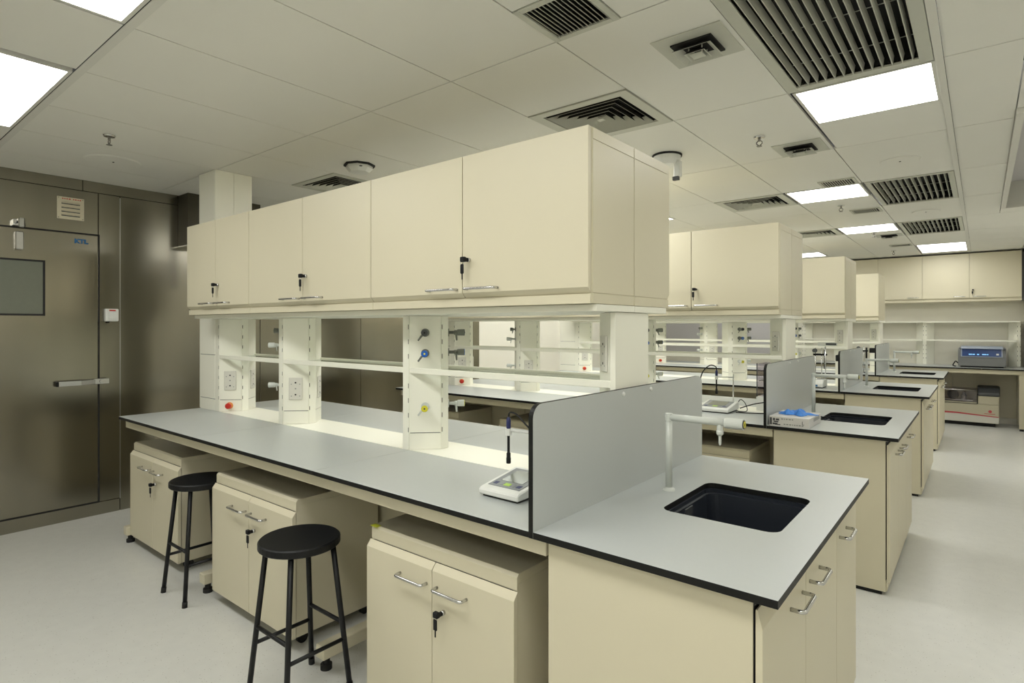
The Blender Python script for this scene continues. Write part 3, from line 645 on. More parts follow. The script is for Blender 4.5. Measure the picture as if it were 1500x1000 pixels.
# sink end: worktop with opening, basin, cabinet, tap
SX0, SX1, SY0, SY1, SR = -.855, -.475, 1.858, 2.308, .04
def rr(x0, x1, y0, y1, r, n=5):
    p = []
    for (cx, cy, t0) in ((x1 - r, y1 - r, 0), (x0 + r, y1 - r, PI / 2), (x0 + r, y0 + r, PI), (x1 - r, y0 + r, 1.5 * PI)):
        for k in range(n + 1): t = t0 + k / n * PI / 2; p.append((cx + r * math.cos(t), cy + r * math.sin(t)))
    return p
def plate_with_hole(x0, x1, y0, y1, z0, z1, hole):
    g = G(); bm = g.bm
    for z, up in ((z1, 1), (z0, 0)):
        pass
    n = len(hole); q = n // 4; C = [(x1, y1), (x0, y1), (x0, y0), (x1, y0)]
    T = {}
    for z in (z0, z1):
        T[z] = ([bm.verts.new((a, b, z)) for a, b in C], [bm.verts.new((a, b, z)) for a, b in hole])
    for z in (z0, z1):
        c, h = T[z]
        for k in range(4):
            for i in range(q - 1): bm.faces.new((c[k], h[k * q + i + 1], h[k * q + i]))
            bm.faces.new((c[k], c[(k + 1) % 4], h[((k + 1) * q) % n], h[k * q + q - 1]))
    for k in range(4): bm.faces.new((T[z0][0][k], T[z0][0][(k + 1) % 4], T[z1][0][(k + 1) % 4], T[z1][0][k]))
    for i in range(n): bm.faces.new((T[z0][1][i], T[z1][1][i], T[z1][1][(i + 1) % n], T[z0][1][(i + 1) % n]))
    bmesh.ops.recalc_face_normals(bm, faces=bm.faces[:]); return g
R = thing('sink_worktop', 'x', 'worktop', (-.71, YM, WZ - .02), 'sink worktops'); isl(R, 'grey worktop with a black sink at the end of the {B}')
part('worktop_slab', plate_with_hole(-1.0575, XR, YF, YB, WZ - .02, WZ, rr(SX0, SX1, SY0, SY1, SR)).flat(wt_mat), ['worktop_grey', 'edge_black'], R)
g = G(); bm = g.bm; rings = []
for (off, z, r) in ((.02, WZ - .0205, .05), (-.006, WZ - .0205, .05), (-.006, WZ - .034, .05), (-.014, WZ - .036, .045), (-.030, WZ - .235, .05), (-.055, WZ - .255, .04)):
    rings.append([bm.verts.new((a, b, z)) for a, b in rr(SX0 - off, SX1 + off, SY0 - off, SY1 + off, r)])
for a, b in zip(rings, rings[1:]):
    n = len(a)
    for i in range(n): bm.faces.new((a[i], a[(i + 1) % n], b[(i + 1) % n], b[i]))
bm.faces.new(rings[-1])
sk = part('sink_basin', g, 'sink_black', R)
part('overflow_grate', G().box(SX0 + .014, SX0 + .0195, 2.035, 2.10, WZ - .072, WZ - .041, .001), 'dark_grey', sk)
part('drain', G().lathe([(0, 0), (.045, 0), (.045, .004), (.03, .006), (0, .004)], ((SX0 + SX1) / 2, (SY0 + SY1) / 2, WZ - .2545), seg=20), 'chrome', sk)
R = thing('sink_cabinet', 'x', 'cabinet', (-.71, YM, 0), 'sink cabinets'); isl(R, 'cream sink cabinet with three doors under the end of the {B}')
CX0, CX1, CY0, CY1 = -1.022, -.424, YF + .03, YB - .03
part('carcass', G().box(CX0 + .02, CX1 - .0, CY0 + .018, CY1 - .018, .06, WZ - .29, .001), 'cream', R)
g = G(); g.box(CX0 + .002, CX0 + .02, CY0 + .018, CY1 - .018, .06, WZ - .021); g.box(CX1 - .018, CX1, CY0 + .018, CY1 - .018, WZ - .29, WZ - .021)
part('carcass_side', g, 'cream', R)
part('gap_shade', G().box(CX1 + .0003, CX1 + .002, CY0 + .003, CY1 - .003, .088, .872), 'edge_black', R)  # black sheet standing in for shade between the sink doors
part('side_panel', G().box(CX0, CX1, CY0, CY0 + .018, .022, WZ - .021, .001), 'cream', R); part('side_panel', G().box(CX0, CX1, CY1 - .018, CY1, .022, WZ - .021, .001), 'cream', R)
part('plinth', G().box(CX0 + .01, CX1 - .02, CY0 + .01, CY1 - .01, .0, .06), 'edge_black', R)
part('base_rail', G().box(CX1 - .018, CX1 + .006, CY0 + .018, CY1 - .018, .022, .085, .001), 'cream', R)
xf = -.402; dz0, dz1 = .075, .862
for (a, b, hs) in ((CY0 + .001, 1.867, 1), (1.871, 2.334, -1), (2.338, CY1 - .001, -1)):
    pts = [(CX1 + .0055, dz0), (xf, dz0 + .012), (xf, dz1 - .05), (CX1 + .010, dz1 - .006), (CX1 + .0055, dz1 - .006)]
    d = part('door', G().prism(pts, a, b, 'y', bev=.0008), 'cream', R)
    y = (b - .045) if hs == 1 else (a + .045); hz = .765
    part('handle', G().sweep(bow_path((xf, y, hz), (xf, y - hs * .13, hz), (.035, 0, 0)), .006, 8), 'chrome', d)
R = thing('lab_tap', 'x', 'tap', (-.93, 2.10, WZ), 'white laboratory taps'); isl(R, 'white goose arm laboratory tap beside the sink of the {B}')
fx, fy, fz = -.93, 2.10, 1.184
part('base_flange', G().lathe([(0, 0), (.024, 0), (.022, .006), (.014, .012), (0, .012)], (fx, fy, WZ), seg=20), 'tap_white', R)
part('stand_pipe', G().cyl((fx, fy, WZ + .01), (fx, fy, fz + .013), .0125, seg=16), 'tap_white', R)
arm = part('arm', G().cyl((fx - .0125, fy, fz), (-.715, fy, fz), .0125, .0135, seg=16), 'tap_white', R)
part('arm_elbow', G().lathe([(0, -.016), (.0145, -.014), (.0145, .014), (0, .016)], (fx, fy, fz), seg=16), 'tap_white', arm)
v = part('valve_knob', G().lathe([(0, 0), (.017, 0), (.0195, .006), (.0195, .066), (0, .066)], (-.718, fy, fz), (1, 0, 0), 20), 'tap_white', R)
part('index_disc', G().lathe([(.0, .066), (.016, .066), (.015, .069), (0, .069)], (-.718, fy, fz), (1, 0, 0), 20), 'dark_grey', v)
part('index_ring', G().lathe([(.006, .0692), (.012, .0692), (.012, .0705), (.006, .0705), (.006, .0692)], (-.718, fy, fz), (1, 0, 0), 16), 'yellow', v)
part('spout', G().lathe([(0, -.078), (.003, -.078), (.005, -.07), (.005, -.045), (.012, -.038), (.013, -.028), (.011, -.024), (.011, 0), (0, 0)], (-.735, fy, fz - .005), seg=16), 'tap_white', R)

# mobile base cabinets
def base_cabinet(x0, x1, yf, tmpl):
    yb = yf + .50; R = thing('mobile_cabinet', 'x', 'cabinet', ((x0 + x1) / 2, (yf + yb) / 2, 0), 'mobile base cabinets'); isl(R, tmpl)
    zt, zb = .712, .062; th = .022
    part('carcass', G().box(x0 + .004, x1 - .004, yf + th + .002, yb, zb, zt - .030, .001), 'cream', R); part('gap_shade', G().box(x0 + .02, x1 - .02, yf + th + .0002, yf + th + .0018, zb + .005, zt - .056), 'dark_grey', R)  # dark sheet gives the door gap its painted shade
    g = G().prism([(yf + .022, zt - .054), (yf + .022, zt - .010), (yf + .032, zt), (yb, zt), (yb, zt - .029), (yf + th + .008, zt - .029), (yf + th + .008, zt - .054)], x0 + .004, x1 - .004, 'x', bev=.001)
    part('top', g, 'cream', R)
    part('side_trim', G().box(x1 - .004, x1 - .0025, yf + th + .03, yf + th + .033, zb + .01, zt - .04), 'edge_black', R) if False else None
    xm = (x0 + x1) / 2
    for (a, b, sg) in ((x0, xm - .0016, -1), (xm + .0016, x1, 1)):
        d = part('door', G().prism([(yf, zb), (yf + th - .002, zb), (yf + th - .002, zt - .056), (yf + .019, zt - .056), (yf, zt - .080)], a, b, 'x', bev=.0008), 'cream', R)
        e = xm + sg * .028; z = zt - .135
        part('handle', G().sweep(bow_path((e, yf, z), (e + sg * .148, yf, z), (0, -.032, 0)), .0058, 8), 'chrome', d)
        if sg == 1: lock_and_key(d, xm + .062, yf, zt - .215)
    for x in (x0 + .06, x1 - .06):
        for y in (yf + .075, yb - .06):
            c = part('caster', G().cyl((x - .012, y + .01, .028), (x + .012, y + .01, .028), .028, seg=18), 'rubber', R)
            part('caster_fork', G().box(x - .017, x + .017, y - .022, y + .024, .034, .0615, .003), 'black_metal', c)
    return R
c1 = base_cabinet(-4.672, -3.858, 1.477, 'leftmost cream wheeled cabinet under the camera side of the {B}')
c2 = base_cabinet(-3.335, -2.505, 1.455, 'middle cream wheeled cabinet under the camera side of the {B}')
c3 = base_cabinet(-1.960, -1.185, 1.470, 'right cream wheeled cabinet under the camera side of the {B}')

# copies of the whole island
for k in (1, 2, 3):
    for (r, tmpl) in ISL:
        dup(r, r.location + Vector((0, PITCH * k, 0)), r.rotation_euler.z, tmpl.replace('{B}', BN[k]))
st = single('tape_mark', G().box(-1.955, -1.915, 1.4825, 1.51, .7122, .7128), 'sticker', 'small yellow tape on the right wheeled cabinet top of the nearest bench', 'tape', (-1.935, 1.496, .712))

# ------------------------------------------------------------------ stools
def stool(x, y, label, rot=0):
    R = thing('stool', label, 'stool', (x, y, 0), 'black round stools')
    part('seat', G().lathe([(0, .650), (.158, .650), (.1635, .645), (.1635, .622), (.158, .617), (0, .617)], (x, y, 0), seg=40), 'black', R)
    top, bot = .095, .146
    P_ = lambda u, v_, z: (x + u * (bot + (top - bot) * z / .617), y + v_ * (bot + (top - bot) * z / .617), z)
    for u in (-1, 1):
        for v_ in (-1, 1):
            l = part('leg', G().cyl(P_(u, v_, .012), P_(u, v_, .620), .0115, seg=10), 'black_metal', R); part('foot_tip', G().cyl(P_(u, v_, 0), P_(u, v_, .03), .0138, seg=10), 'rubber', l)
    for s in (-1, 1):
        part('rung', G().cyl(P_(-1, s, .285), P_(1, s, .285), .0085, seg=8), 'black_metal', R)
        part('rung', G().cyl(P_(s, -1, .215), P_(s, 1, .215), .0085, seg=8), 'black_metal', R)
    return R
stool(-2.218, 1.323, 'black round stool in front, between the middle and right wheeled cabinets')
stool(-3.515, 1.470, 'black round stool at the left between two wheeled cabinets of the nearest bench')
stool(-2.82, 3.25 + .13, 'black round stool by the second island bench, seen under the near shelf') 

# ------------------------------------------------------------------ instruments on the benches
def meter(x0, y0, wx, dy, label, rotz=0.0, ex=None):
    R = thing('ph_meter', label, 'meter', (x0, y0, WZ), 'bench top meters')
    z = WZ
    part('base_shadow_gap', G().box(x0 - wx / 2 + .012, x0 + wx / 2 - .012, y0 - dy / 2 + .012, y0 + dy / 2 - .012, z, z + .008), 'rubber', R)  # dark slab standing in for the shadow gap under the meter
    pts = [(y0 - dy / 2, z + .008), (y0 + dy / 2, z + .008), (y0 + dy / 2, z + .062), (y0 + dy / 2 - .02, z + .066), (y0 - dy / 2 + .01, z + .034), (y0 - dy / 2, z + .028)]
    part('housing', G().prism(pts, x0 - wx / 2, x0 + wx / 2, 'x', bev=.004), 'white_plastic', R)
    sl = (.066 - .034) / (dy - .03); zz = lambda y: z + .034 + (y - (y0 - dy / 2 + .01)) * sl
    def inlay(a, b, c, d, h, m, nm, par): return part(nm, G().prism([(c, zz(c) + .0004), (d, zz(d) + .0004), (d, zz(d) + h), (c, zz(c) + h)], a, b, 'x'), m, par)
    p = inlay(x0 - wx * .40, x0 + wx * .40, y0 - dy * .36, y0 + dy * .36, .0018, 'panel_grey', 'control_panel', R)
    inlay(x0 - wx * .27, x0 + wx * .27, y0 - dy * .15, y0 + dy * .28, .0026, 'lcd', 'display', p)
    for k, m in enumerate(('navy', 'panel_grey', 'lime', 'panel_grey', 'navy')):
        xx = x0 + (k - 2) * wx * .145; w_ = wx * (.075 if k == 2 else .05)
        inlay(xx - w_, xx + w_, y0 - dy * .30, y0 - dy * .215, .0026, m, 'button', p)
    return R
def electrode(px, py, z0, rodx, rody, label, zt=None):
    R = thing('electrode_holder', label, 'electrode', (rodx, rody, WZ), 'electrodes on arms')
    part('stand_foot', G().lathe([(0, 0), (.05, 0), (.05, .006), (.02, .012), (0, .012)], (rodx, rody, WZ), seg=18), 'white_plastic', R)
    part('stand_rod', G().cyl((rodx, rody, WZ + .01), (rodx, rody, z0 + .16), .005, seg=10), 'chrome', R)
    d = Vector((px - rodx, py - rody, 0)); n = d.normalized()
    part('arm', G().cyl((rodx, rody, z0 + .135), (px - n.x * .006, py - n.y * .006, z0 + .135), .005, seg=8), 'white_plastic', R)
    part('clip', G().lathe([(0, 0), (.0125, 0), (.0125, .028), (0, .028)], (px, py, z0 + .115), seg=12), 'white_plastic', R)
    e = part('electrode_body', G().lathe([(0, .015), (.004, .015), (.0055, .03), (.0055, .115), (0, .115)], (px, py, z0), seg=12), 'black', R)
    part('electrode_cap', G().lathe([(.002, 0), (.0085, 0), (.0095, .004), (.0095, .022), (.0085, .024), (.0085, .042), (.006, .045), (0, .045)], (px, py, z0), seg=12), 'black', e)
    part('electrode_head', G().lathe([(0, .143), (.0085, .143), (.0095, .150), (.0095, .178), (.005, .190), (0, .190)], (px, py, z0), seg=12), 'navy', e)
    return R
meter(-1.355, 1.705, .185, .235, 'white meter with grey display panel beside the near grey screen')
electrode(-1.511, 1.84, .968, -1.13, 1.885, 'black electrode hanging over the near white meter')
def cable(pts, r, label, m='rubber', sub_=4):
    # smooth catmull rom
    P = [Vector(p) for p in pts]; P = [P[0] * 2 - P[1]] + P + [P[-1] * 2 - P[-2]]; out = []
    for i in range(1, len(P) - 2):
        for k in range(sub_):
            t = k / sub_; a, b, c, d = P[i - 1:i + 3]
            out.append(.5 * ((2 * b) + (c - a) * t + (2 * a - 5 * b + 4 * c - d) * t * t + (3 * b - a - 3 * c + d) * t ** 3))
    out.append(P[-2]); c0 = tuple(out[0])
    return single('cable', G().sweep([tuple(p) for p in out], r, 6), m, label, 'cable', c0)
cable([(-1.511, 1.84, 1.160), (-1.502, 1.838, 1.178), (-1.46, 1.83, 1.174), (-1.405, 1.82, 1.14), (-1.35, 1.815, 1.10), (-1.335, 1.81, 1.04), (-1.345, 1.80, 1.005), (-1.355, 1.79, 1.02), (-1.33, 1.79, 1.0), (-1.325, 1.81, .965), (-1.30, 1.86, .945), (-1.26, 1.87, .93)], .0035, 'black cable from the electrode to the near white meter')
# second bench
Y2 = PITCH
meter(-1.52, 4.30, .23, .24, 'white meter on the second island bench beside its grey screen')
electrode(-1.62, 4.55, 1.0, -1.50, 4.58, 'black electrode above the meter of the second island bench')
cable([(-1.62, 4.55, 1.19), (-1.625, 4.545, 1.215), (-1.66, 4.52, 1.225), (-1.70, 4.48, 1.18), (-1.72, 4.45, 1.09), (-1.74, 4.42, .99), (-1.70, 4.40, .945)], .0045, 'arched black electrode cable on the second island bench')
cable([(-1.38, 4.36, .93), (-1.33, 4.40, .95), (-1.28, 4.44, .965), (-1.20, 4.475, .975), (-1.13, 4.47, .95), (-1.12, 4.40, .915), (-1.25, 4.30, .911), (-1.38, 4.27, .911)], .004, 'black looped power cable on the second island bench')
cable([(-1.42, 4.42, .95), (-1.40, 4.44, .985), (-1.36, 4.42, .96), (-1.33, 4.36, .915), (-1.37, 4.32, .911), (-1.40, 4.36, .911)], .003, 'thin curled cable beside the second bench meter')
R = thing('acrylic_box', 'grey tinted acrylic box with open front behind the second grey screen', 'box', (-1.17, 4.62, WZ))
for (a, b, c, d, e, f) in ((-1.30, -1.08, 4.50, 4.505, WZ + .11, WZ + .345), (-1.30, -1.08, 4.735, 4.74, WZ + .11, WZ + .345), (-1.30, -1.295, 4.505, 4.735, WZ + .11, WZ + .345), (-1.30, -1.08, 4.50, 4.74, WZ + .345, WZ + .35)): part('acrylic_panel', G().box(a, b, c, d, e, f), 'acrylic', R)
part('box_base', G().box(-1.305, -1.078, 4.495, 4.745, WZ, WZ + .105, .005), 'white_plastic', R)
part('inner_shelf', G().box(-1.29, -1.09, 4.51, 4.73, WZ + .22, WZ + .225), 'grey_plastic', R); part('edge_post', G().box(-1.303, -1.297, 4.497, 4.503, WZ + .105, WZ + .352), 'dark_grey', R)
# glove box with blue glove on the second sink top
R = thing('glove_box', 'grey printed glove carton on the second sink worktop', 'box', (-.93, 4.06, WZ))
gx0, gx1, gy0, gy1, gz = -1.045, -.815, 3.875, 4.20, WZ + .062
part('carton', G().box(gx0, gx1, gy0, gy1, WZ, gz, .002), 'cardboard', R)
part('opening', G().prism([(-.93 + .06 * math.cos(t), 4.05 + .025 * math.sin(t)) for t in [k * PI / 8 for k in range(16)]], gz, gz + .0006, 'z'), 'dark_grey', R)
g = G()
for (a, b, c, d) in ((.0, .012, .008, .052), (.016, .045, .010, .020), (.022, .050, .024, .032), (.030, .062, .008, .014), (.018, .030, .034, .050), (.035, .055, .036, .048)): g.box(gx0 + .004 + a, gx0 + .004 + b, gy0 - .0006, gy0 - .0001, WZ + c, WZ + d)
part('print_mark', g, 'dark_grey', R)
g = G()
for (x, z, ws) in ((.07, .044, (.012, .006, .010, .014, .008)), (.085, .012, (.010, .012, .012, .006, .008, .008, .012, .010))):
    for w_ in ws: g.box(gx0 + x, gx0 + x + w_, gy0 - .0006, gy0 - .0001, WZ + z, WZ + z + .007); x += w_ + .005
part('print_line', g, 'grey_plastic', R)['kind'] = 'stuff'
part('size_letter', text_mesh('L', .030, .0004, Matrix.Translation((gx1 - .042, gy0 - .0006, WZ + .022)) @ Matrix.Rotation(PI / 2, 4, 'X')), 'dark_grey', R)
g = G()
for k in range(5): g.box(gx1 + .0001, gx1 + .0006, gy0 + .12 + k * .035, gy0 + .145 + k * .035, WZ + .03, WZ + .05)
part('print_line', g, 'grey_plastic', R)['kind'] = 'stuff'
# crumpled glove as one continuous surface
def glove(cx, cy, cz, label):
    g = G(); bm = g.bm; nx, ny = 26, 18; rnd = random.Random(3); V = []
    bl = [(rnd.uniform(-.1, .1), rnd.uniform(-.06, .06), rnd.uniform(.007, .018), rnd.uniform(.008, .030)) for _ in range(22)]
    for j in range(ny):
        for i in range(nx):
            u, w = i / (nx - 1) * 2 - 1, j / (ny - 1) * 2 - 1
            a = math.atan2(w, u); rad = max(abs(u), abs(w)); edge = 1 + .28 * math.sin(5 * a + .6) + .14 * math.sin(9 * a)
            x = math.cos(a) * rad * .092 * edge; y = math.sin(a) * rad * .075 * edge
            h = sum(q * math.exp(-((x - p) ** 2 + (y - s) ** 2) / (2 * t * t)) for p, s, t, q in bl)
            h = .003 + .008 * (1 - rad ** 2) + h * (1 - rad ** 3) * .62 + .0035 * math.sin(95 * x + 50 * y) * (1 - rad)
            V.append((x, y, max(h, .002)))
    T = [bm.verts.new((cx + x, cy + y, cz + z)) for x, y, z in V]; Bm = [bm.verts.new((cx + x, cy + y, cz + max(z - .004, .0003))) for x, y, z in V]
    for j in range(ny - 1):
        for i in range(nx - 1):
            q = [j * nx + i, j * nx + i + 1, (j + 1) * nx + i + 1, (j + 1) * nx + i]
            bm.faces.new([T[k] for k in q]).smooth = True; bm.faces.new([Bm[k] for k in q[::-1]])
    for seq in ([i for i in range(nx)], [i * nx + nx - 1 for i in range(ny)], [(ny - 1) * nx + i for i in range(nx)][::-1], [i * nx for i in range(ny)][::-1]):
        for a, b in zip(seq, seq[1:]): bm.faces.new((T[a], Bm[a], Bm[b], T[b]))
    return single('glove', g, 'glove_blue', label, 'glove', (cx, cy, cz))
glove(-.925, 4.04, gz + .0008, 'crumpled blue nitrile glove lying on the glove carton')
cable([(-.88, 4.44, WZ + .008), (-.84, 4.41, WZ + .006), (-.80, 4.40, WZ + .005), (-.77, 4.38, WZ + .005)], .005, 'short black cord by the second sink', 'black')
# third bench: stirrer, stands, adapter
def stirrer(x, y, label):
    R = thing('stirrer', label, 'stirrer', (x, y, WZ), 'bench top stirrers')
    pts = [(y - .10, WZ + .010), (y + .10, WZ + .010), (y + .10, WZ + .085), (y - .06, WZ + .085), (y - .10, WZ + .045)]
    part('housing', G().prism(pts, x - .09, x + .09, 'x', bev=.006), 'white_plastic', R); part('rubber_base', G().box(x - .08, x + .08, y - .09, y + .09, WZ, WZ + .010), 'rubber', R)
    part('plate', G().cyl((x, y + .02, WZ + .085), (x, y + .02, WZ + .095), .07, seg=24), 'chrome', R); part('label_sticker', G().box(x - .05, x + .04, y - .1008, y - .0995, WZ + .018, WZ + .036), 'logo_blue', R)
    part('stand_rod', G().cyl((x + .075, y + .085, WZ + .08), (x + .075, y + .085, WZ + .42), .006, seg=8), 'chrome', R)
    return R
stirrer(-1.33, 6.60, 'white stirrer with blue sticker on the third island bench')
def clamp_stand(x, y, label, zt=.40):
    R = thing('clamp_stand', label, 'stand', (x, y, WZ), 'clamp stands')
    part('foot', G().box(x - .06, x + .06, y - .05, y + .05, WZ, WZ + .012, .003), 'dark_grey', R); 
    for s in (-.03, .03): part('rod', G().cyl((x + s, y, WZ + .01), (x + s, y, WZ + zt), .005, seg=8), 'chrome', R)
    c = part('clamp', G().box(x - .05, x + .08, y - .012, y + .012, WZ + zt * .80, WZ + zt * .85, .002), 'black', R)
    part('clamp_knob', G().cyl((x - .03, y - .012, WZ + zt * .93), (x - .03, y - .045, WZ + zt * .93), .022, seg=12), 'dark_grey', c); part('probe', G().cyl((x + .06, y, WZ + zt * .45), (x + .06, y, WZ + zt * .95), .011, seg=10), 'black', c)
    return R
clamp_stand(-1.34, 6.80, 'twin rod clamp stand with black probe on the third island bench')
def adapter(x0, x1, y, z, label):
    R = thing('power_adapter', label, 'adapter', (x0, y, z), 'plug in adapters')
    part('adapter_body', G().box(x0, x1, y - .045, y + .045, z, z + .065, .006), 'black', R); part('plug_pin', G().cyl((x1, y, z + .03), (x1 + .008, y, z + .03), .006, seg=8), 'brass', R)
adapter(-1.16, -1.084, 6.72, WZ + .27, 'black adapter block on the third grey screen'); adapter(-1.18, -1.084, 9.16, WZ + .27, 'black adapter block on the fourth grey screen')
R = thing('display_box', 'small white readout box above the clamp stand of the third bench', 'readout', (-1.30, 7.0, 1.31))
part('case', G().box(-1.38, -1.19, 6.95, 7.05, 1.3235, 1.36, .004), 'white_plastic', R); part('readout_window', G().box(-1.30, -1.20, 6.9485, 6.951, 1.332, 1.352), 'dark_grey', R)
clamp_stand(-1.27, 9.10, 'twin rod clamp stand with black probe on the fourth island bench', .36)
R = thing('reagent_bottle', 'small white bottle with dark cap on the fourth island bench', 'bottle', (-1.25, 8.90, WZ))
part('bottle_body', G().lathe([(0, 0), (.03, 0), (.032, .005), (.032, .075), (.016, .095), (.016, .105), (0, .105)], (-1.25, 8.90, WZ), seg=18), 'white_plastic', R); part('cap', G().cyl((-1.25, 8.90, WZ + .105), (-1.25, 8.90, WZ + .125), .018, seg=14), 'dark_grey', R)

# ------------------------------------------------------------------ far wall bench
WY0 = 11.20
R = thing('wall_bench', 'long grey topped bench along the far wall with cream legs', 'bench', (-1.2, 11.6, 0))
for (a, b) in ((-2.9, -1.452), (-1.449, -.002), (.001, .503)): part('worktop_slab', G().box(a, b, WY0, YW - .001, WZ - .022, WZ - .002, .001).flat(wt_mat), ['worktop_grey', 'edge_black'], R)
part('apron_rail', G().box(-2.88, .49, WY0 + .03, WY0 + .06, WZ - .085, WZ - .023, .001), 'cream', R)
for x in (-2.86, -1.45, .455):
    l = part('leg', G().box(x - .03, x + .03, WY0 + .035, WY0 + .085, .03, WZ - .086, .003), 'cream', R); part('levelling_foot', G().cyl((x, WY0 + .06, 0), (x, WY0 + .06, .031), .025, seg=12), 'rubber', l)
    part('leg', G().box(x - .03, x + .03, YW - .09, YW - .04, .03, WZ - .024, .003), 'cream', R)
for (a, b) in ((-2.82, -1.49), (-1.41, -.372), (-.368, .42)): part('back_panel', G().box(a, b, YW - .035, YW - .025, .1, WZ - .03), 'cream', R)
for (x0, x1, w_) in ((-.149, .469, 'right end'), (-.752, -.149, 'middle'), (-1.368, -.752, 'third from the right')):
    Rw = thing('wall_cabinet', 'cream wall cabinet door unit, %s one on the far wall' % w_, 'cabinet', ((x0 + x1) / 2, YW, 1.925), 'far wall cabinets')
    part('body', G().box(x0 + .001, x1 - .001, 11.572, YW - .001, 1.925, 2.675, .001), 'cream', Rw); part('bottom_rail', G().box(x0 + .001, x1 - .001, 11.562, 11.572, 1.925, 1.955), 'cream', Rw)
    d = part('door', G().prism(door_profile_bottom(11.55, .019, 1.960, 2.675), x0 + .002, x1 - .002, 'x'), 'cream', Rw); hx = x0 + .05 if w_ == 'right end' else x1 - .20
    part('handle', G().sweep(bow_path((hx, 11.55, 2.0), (hx + .15, 11.55, 2.0), (0, -.03, 0)), .0055, 6), 'chrome', d)
    if w_ == 'right end': lock_and_key(d, x0 + .05, 11.55, 2.10)
for (x0, x1) in ((-2.0, -1.368), (-2.632, -2.0)):
    Rw = thing('wall_cabinet', 'cream wall cabinet on the far wall, %s from the right' % ('fourth' if x1 > -1.5 else 'fifth'), 'cabinet', ((x0 + x1) / 2, YW, 1.925), 'far wall cabinets')
    part('body', G().box(x0 + .001, x1 - .001, 11.572, YW - .001, 1.925, 2.675, .001), 'cream', Rw); part('door', G().prism(door_profile_bottom(11.55, .019, 1.960, 2.675), x0 + .002, x1 - .002, 'x'), 'cream', Rw)
single('filler_panel', G().box(.470, .504, 11.58, YW - .001, 1.93, 2.675, .001), 'dark_grey', 'dark narrow filler strip beside the right end wall cabinet', 'filler', (.487, 11.7, 1.93))
# wall rack
R = thing('wall_rack', 'cream two tier reagent rack on the far wall bench', 'rack', (-1.2, 11.82, WZ))
part('top_board', G().box(-2.6, .46, 11.68, YW - .002, 1.594, 1.614, .001), 'rack_cream', R)
for x in (-2.57, -1.97, -.735, .445):
    p = part('rack_column', G().prism([(x - .12, YW - .002), (x - .12, YW - .06), (x - .024, 11.80), (x + .024, 11.80), (x + .12, YW - .06), (x + .12, YW - .002)] if x < .3 else [(x - .12, YW - .002), (x - .12, YW - .06), (x - .024, 11.80), (x + .02, 11.80), (x + .02, YW - .002)], WZ - .001, 1.593, 'z'), 'rack_cream', R)
    part('post', G().box(x - .024, x + .024 if x < .3 else x + .02, 11.790, 11.800, WZ - .001, 1.593), 'rack_cream', p)
    g = G()
    for z in (1.0, 1.07, 1.14, 1.21, 1.38, 1.45, 1.52):
        for s in (-.018, .018): g.box(x + s - .002, x + s + .002, 11.7888, 11.7902, z, z + .02)
    part('post_slots', g, 'black', p)
for (a, b) in ((-2.54, -2.0), (-1.94, -.765), (-.705, .42)): part('shelf_board', G().box(a, b, 11.70, YW - .003 if False else 11.795, 1.295, 1.318, .001), 'rack_cream', R)
# bench top shaker with blue screen
sx0, sx1, sy0, sy1, sz = -.285, .285, 11.33, 11.78, WZ - .002
R = thing('shaker', 'grey shaker with blue control panel on the far wall bench', 'instrument', (0, 11.5, sz))
part('feet', G().box(sx0 + .03, sx1 - .03, sy0 + .03, sy1 - .03, sz, sz + .02), 'rubber', R)
part('housing', G().prism([(sy0, sz + .02), (sy1, sz + .02), (sy1, sz + .30), (sy0 + .05, sz + .30), (sy0 + .015, sz + .16)], sx0, sx1, 'x', bev=.008), 'shaker_grey', R)
def onface(a, b, s0, s1, out, nm, m, par):
    # face from (sy0+.015, .16) to (sy0+.05,.30)
    f = lambda s: (sy0 + .015 + .035 * s, sz + .16 + .14 * s); (ya, za), (yb, zb) = f(s0), f(s1)
    return part(nm, G().prism([(ya, za), (ya - out, za), (yb - out, zb), (yb, zb)], a, b, 'x'), m, par)
part('rim', G().prism([(sy0 + .0, sz + .285), (sy0 + .35, sz + .305), (sy0 + .35, sz + .325), (sy0 + .02, sz + .32)], sx0 + .035, sx1 - .035, 'x', bev=.004), 'shaker_rim', R)
fp = onface(sx0 + .035, sx1 - .04, .02, .98, .010, 'bezel', 'shaker_rim', R); sp = onface(sx0 + .05, sx1 - .055, .10, .88, .014, 'control_screen', 'screen_blue', fp)
for (a, b) in ((.10, .14), (.145, .175), (.20, .225), (.26, .31), (.315, .335)): onface(sx0 + a + .03, sx0 + b + .03, .24, .36, .0152, 'readout', 'screen_text', sp)
onface(sx1 - .115, sx1 - .085, .24, .42, .0152, 'readout', 'white_plastic', sp)
part('knob', G().cyl((sx1 - .02, sy0 + .02, sz + .28), (sx1 - .02, sy0 + .005, sz + .28), .012, seg=12), 'dark_grey', R)
cable([(sx0 - .002, 11.50, sz + .05), (sx0 - .03, 11.46, sz + .085), (sx0 - .05, 11.44, sz + .06), (sx0 - .065, 11.43, sz + .02), (sx0 - .03, 11.43, sz + .008), (sx0 - .05, 11.46, sz + .008)], .008, 'black power cord coiled beside the shaker')
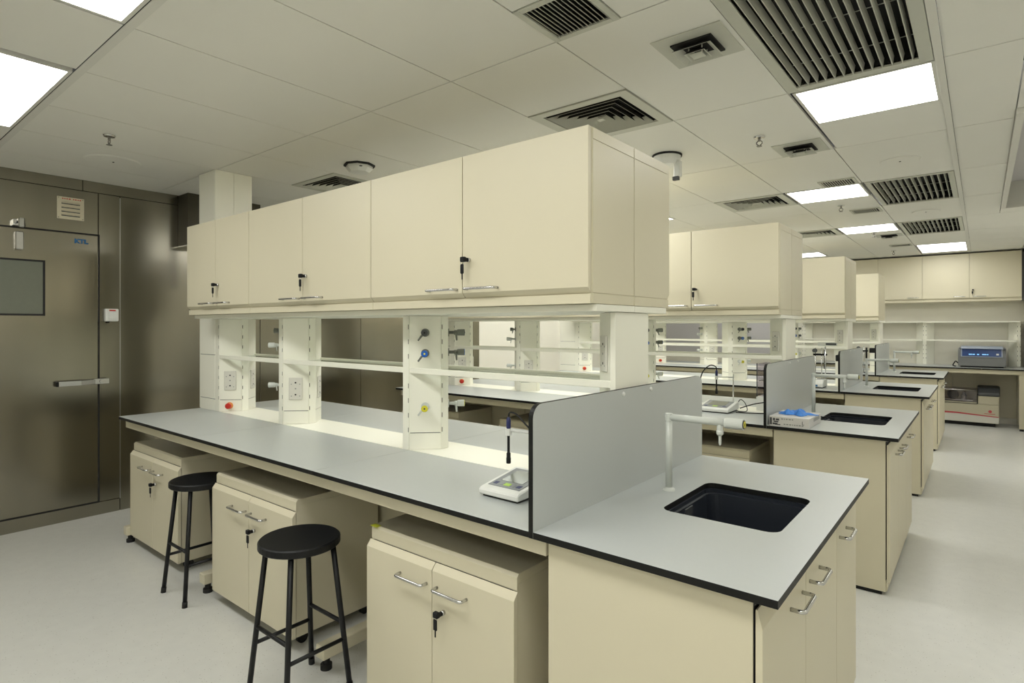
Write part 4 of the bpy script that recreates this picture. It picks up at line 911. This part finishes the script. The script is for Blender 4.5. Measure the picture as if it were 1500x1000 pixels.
# floor standing incubator
ix0, ix1, iy0, iy1 = -.78, .205, 11.42, 11.88
R = thing('incubator', 'beige floor incubator with glass lid and red stripe under the wall bench', 'instrument', ((ix0 + ix1) / 2, 11.65, 0))
part('base', G().box(ix0 + .05, ix1 - .04, iy0 + .04, iy1 - .02, .0, .055), 'rubber', R)
part('housing', G().box(ix0, ix1, iy0, iy1, .055, .34, .008), 'beige', R)
part('control_block', G().box(-.045, ix1, iy0, iy1, .34, .47, .008), 'beige', R)
part('control_cap', G().prism([(iy0 - .012, .465), (iy0 - .012, .51), (iy0 + .05, .59), (iy0 + .20, .60), (iy1, .60), (iy1, .465)], -.05, ix1 + .01, 'x', bev=.012), 'dark_grey', R)
ld = part('lid_frame', G().box(ix0 + .01, -.055, iy0 + .004, iy1, .342, .36, .003), 'beige', R)
part('lid_glass', G().box(ix0 + .02, -.06, iy0 + .012, iy0 + .016, .362, .545), 'acrylic', ld); part('lid_glass', G().box(ix0 + .02, -.06, iy0 + .012, iy1 - .01, .548, .552), 'acrylic', ld)
part('lid_bar', G().cyl((ix0 + .01, iy0 + .005, .548), (-.055, iy0 + .005, .548), .012, seg=10), 'chrome', ld)
part('gasket', G().box(ix0 + .0, -.050, iy0 - .002, iy0 + .006, .336, .344).box(-.056, -.046, iy0 - .002, iy0 + .006, .344, .50), 'rubber', ld)
part('tray', G().box(ix0 + .06, -.10, iy0 + .06, iy1 - .06, .375, .39), 'chrome', R); part('rotor', G().lathe([(0, -.05), (.06, -.045), (.075, 0), (.06, .045), (0, .05)], (-.355, iy0 + .12, .46), (0, 1, 0), 20), 'dark_grey', R)
for x in (-.55, -.22): part('flask_clamp', G().lathe([(0, 0), (.05, 0), (.045, .04), (.02, .09), (.02, .11), (0, .11)], (x, iy0 + .22, .39), seg=14), 'chrome', R)
part('lower_panel', G().prism([(ix0 + .25, .060), (ix1 - .004, .060), (ix1 - .004, .150), (-.30, .175), (-.50, .185), (-.55, .14), (-.62, .09)], iy0 - .003, iy0 - .0002, 'y'), 'off_white', R)
part('stripe', G().prism([(ix1 - .004, .150), (ix1 - .004, .162), (-.30, .200), (-.66, .205), (-.66, .12), (-.56, .12), (-.50, .175), (-.30, .178)], iy0 - .0042, iy0 - .0032, 'y'), 'maroon', R)
part('emblem', G().lathe([(0, 0), (.022, 0), (.022, .001), (0, .001)], (.10, iy0 - .0002, .235), (0, -1, 0), 16).box(.03, .16, iy0 - .0014, iy0 - .0004, .196, .204), 'maroon', R)
bpy.context.view_layer.update()
